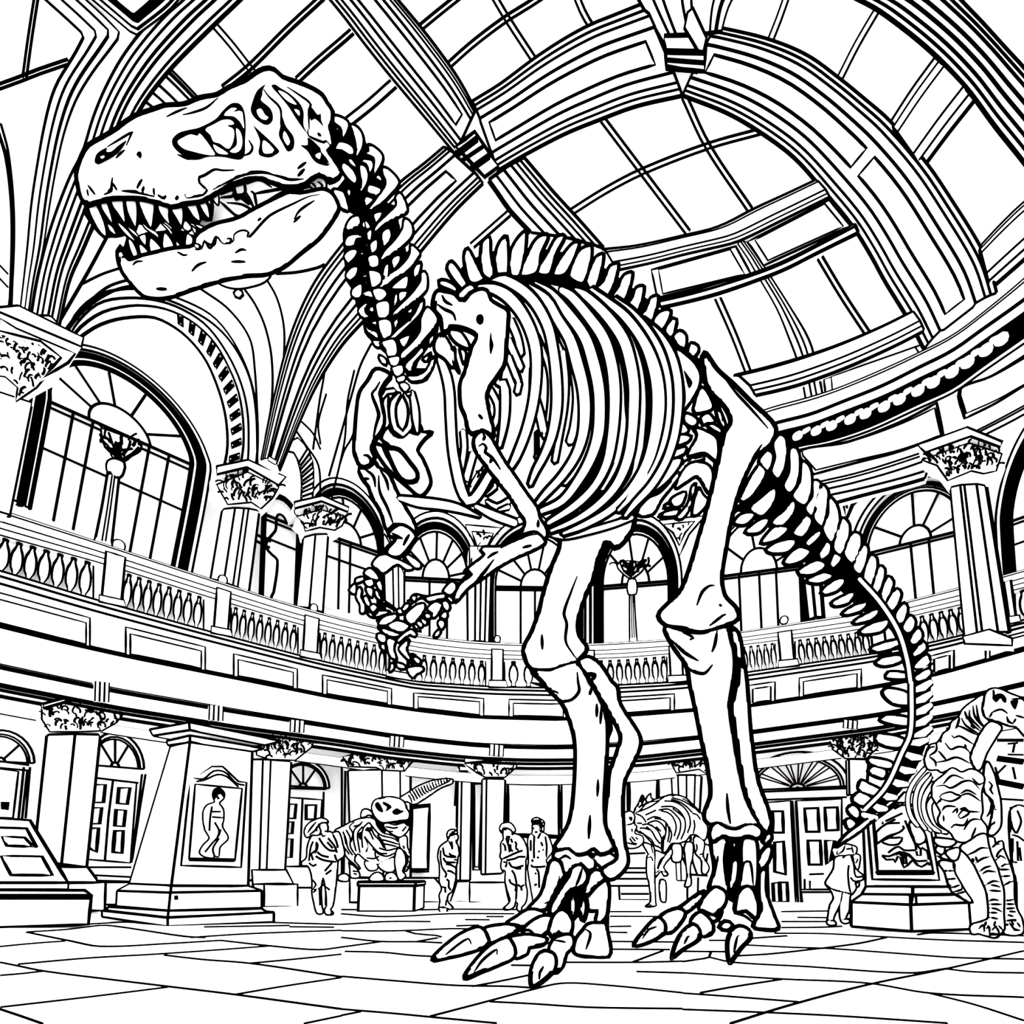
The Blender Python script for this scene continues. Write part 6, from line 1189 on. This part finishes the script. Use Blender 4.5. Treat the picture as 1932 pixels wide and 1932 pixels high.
dp('skull', G5('1465,200 1510,135 1620,126 1760,185 1880,230 2000,260 2010,560 1960,720 1932,690 1840,592 1740,572 1640,532 1530,502 1470,472 1433,380 1448,280'), [G5('1530,422 1600,387 1660,380 1732,428'), G5('1720,460 1740,520 1800,552'), G5('1508,472 1540,420'), G5('1560,140 1560,240'), G5('1830,450 1932,480'), G5('1800,540 1830,490'), G5('1780,250 1932,250'), G5('1890,240 1932,280')],
   [G5('1545,225 1620,180 1680,190 1722,250 1712,300 1680,290 1650,240 1600,292 1565,270'), G5('1768,270 1862,262 1850,330 1825,382 1778,320'), G5('1540,498 1600,495 1700,560 1660,570')], dy=-.2)
dp('upper_arm', G5('1530,530 1655,592 1600,700 1480,900 1392,1112 1340,1092 1288,960 1330,830 1420,640'), dy=-.25)
for q, h in (('740,1080 600,1250 530,1400 525,1560 570,1700 640,1790', 5), ('780,1160 660,1300 612,1450 615,1600 660,1730 735,1830', 5), ('800,1200 700,1350 655,1500 660,1620 710,1760 800,1850', 4.5), ('830,1270 745,1400 705,1520 720,1640 790,1790 900,1860', 6), ('830,1450 780,1540 790,1660 840,1790 920,1850 990,1870', 6)):
    m = M(); bone(m, [(x, y, Yd + .15, h) for x, y in G5(q)], w_=2.6, flat=.7); m.build('rib', 'bone', dn)
dp('hip_mass', G5('820,1400 828,1290 960,1170 1060,1093 1170,1142 1300,1103 1440,1200 1410,1400 1422,1620 1400,1700 1470,1800') + G6('1432,520 1330,560 1220,602 1100,612 1030,572 988,500 900,432 830,372 818,300 850,230 790,110 740,20'),
   [G5(q) for q in ('950,1282 1060,1180 1205,1222', '860,1312 960,1300 1040,1332 1200,1250 1300,1252 1392,1352', '905,1440 930,1410 1040,1380 1100,1410 1160,1430 1050,1492 930,1465 905,1440', '1160,1400 1240,1360 1352,1412', '880,1522 930,1460', '1150,1432 1250,1400 1402,1492', '940,1612 970,1560 1040,1550 1102,1562', '1060,1632 1120,1580 1112,1642', '1150,1590 1210,1570 1250,1612 1392,1622', '1130,1672 1190,1600 1262,1632 1160,1702 1130,1672', '1030,1842 1080,1780 1200,1782 1250,1700', '1200,1842 1260,1740 1320,1710 1402,1717', '1345,1810 1290,1932', '1300,1210 1380,1290 1440,1260')], [G5('950,1650 972,1700 957,1750 940,1700'), G5('1145,1590 1210,1565 1225,1590 1170,1600')], dy=-.15, rnd=22, th=.2)
dp('front_leg', G6('1100,682 1220,602 1360,512 1432,512 1462,640 1502,780 1572,930 1622,1100 1662,1250 1662,1560 1672,1740 1642,1782 1560,1852 1440,1832 1330,1802 1258,1812 1240,1702 1400,1640 1470,1600 1450,1280 1410,1170 1340,1020 1280,900 1190,780'),
   [G6(q) for q in ('1200,780 1280,742 1370,690 1462,692', '1300,892 1380,830 1482,802', '1350,1002 1410,950 1502,922', '1380,1032 1450,990 1562,1002', '1430,1172 1530,1120 1612,1132', '1480,1242 1632,1252', '1480,1382 1530,1360 1602,1372', '1480,1422 1642,1422', '1480,1472 1560,1480 1642,1522', '1480,1532 1582,1532', '1480,1592 1592,1612', '1340,1742 1400,1690 1412,1782', '1440,1742 1470,1700 1482,1792', '1510,1762 1560,1720 1602,1802 1560,1842', '1500,1170 1560,1180 1620,1200', '1260,820 1280,870', '1300,800 1320,860', '1560,1640 1540,1700 1580,1710', '1600,1700 1650,1760', '1440,1650 1420,1700')], [G6('1470,1800 1540,1790 1600,1800 1650,1790 1560,1855 1480,1840')], dy=-.3)
dp('front_leg', G6('1440,560 1540,560 1552,640 1642,600 1662,700 1742,900 1792,1080 1802,1350 1842,1500 1902,1620 1905,1800 1680,1812 1672,1740 1672,1250 1622,1050 1562,880 1500,750'),
   [G6(q) for q in ('1500,690 1560,650 1620,640', '1570,810 1600,740 1660,690', '1570,850 1620,790 1690,830', '1610,950 1680,900 1730,900', '1600,970 1740,970', '1640,1060 1750,1050', '1680,1180 1740,1130 1790,1120', '1680,1380 1790,1360', '1690,1420 1800,1420', '1700,1480 1810,1470', '1740,1515 1820,1520', '1720,1560 1790,1580', '1690,1640 1830,1620', '1740,1660 1800,1740 1880,1760', '1770,1640 1790,1700', '1680,1700 1730,1680', '1840,1660 1880,1720')], [G6('1690,1640 1830,1612 1840,1650 1760,1640'), G6('1790,1750 1880,1750 1880,1770 1800,1770')], dy=-.15)
dp('hind_leg', G6('820,870 1010,882 1022,1000 1092,1130 1162,1250 1262,1400 1222,1402 1080,1302 1000,1262 940,1120 900,1000'), [G6(q) for q in ('890,985 1010,987', '935,1095 1040,1088', '985,1210 1090,1170', '1010,1260 1110,1230 1130,1180', '1060,1280 1160,1260', '1000,890 1010,960', '960,1160 990,1185')], dy=.1)
dp('thigh_bone', G6('455,340 560,400 642,520 642,590 560,642 530,632 480,500 455,450'), dy=.3)
dp('belly_bone', G6('750,562 820,560 1030,590 1042,620 980,662 900,672 800,642'), dy=.0, w_=5); dp('belly_bone', G6('775,682 880,662 892,720 862,772 800,742'), [G6('800,790 880,830 960,840')], dy=.1); dp('belly_bone', G6('905,742 1082,692 1062,832 1000,852 940,792'), dy=.1)
dp('forearm', G5('1480,1010 1560,1150 1600,1300 1640,1480 1650,1650 1640,1800 1560,1900 1500,1900 1540,1700 1560,1500 1460,1380 1440,1200') , [G5('1500,1250 1540,1300 1520,1350 1560,1410'), G5('1540,1480 1530,1600 1480,1680'), G5('1490,1420 1590,1600'), G5('1500,1830 1580,1740')], dy=.1)
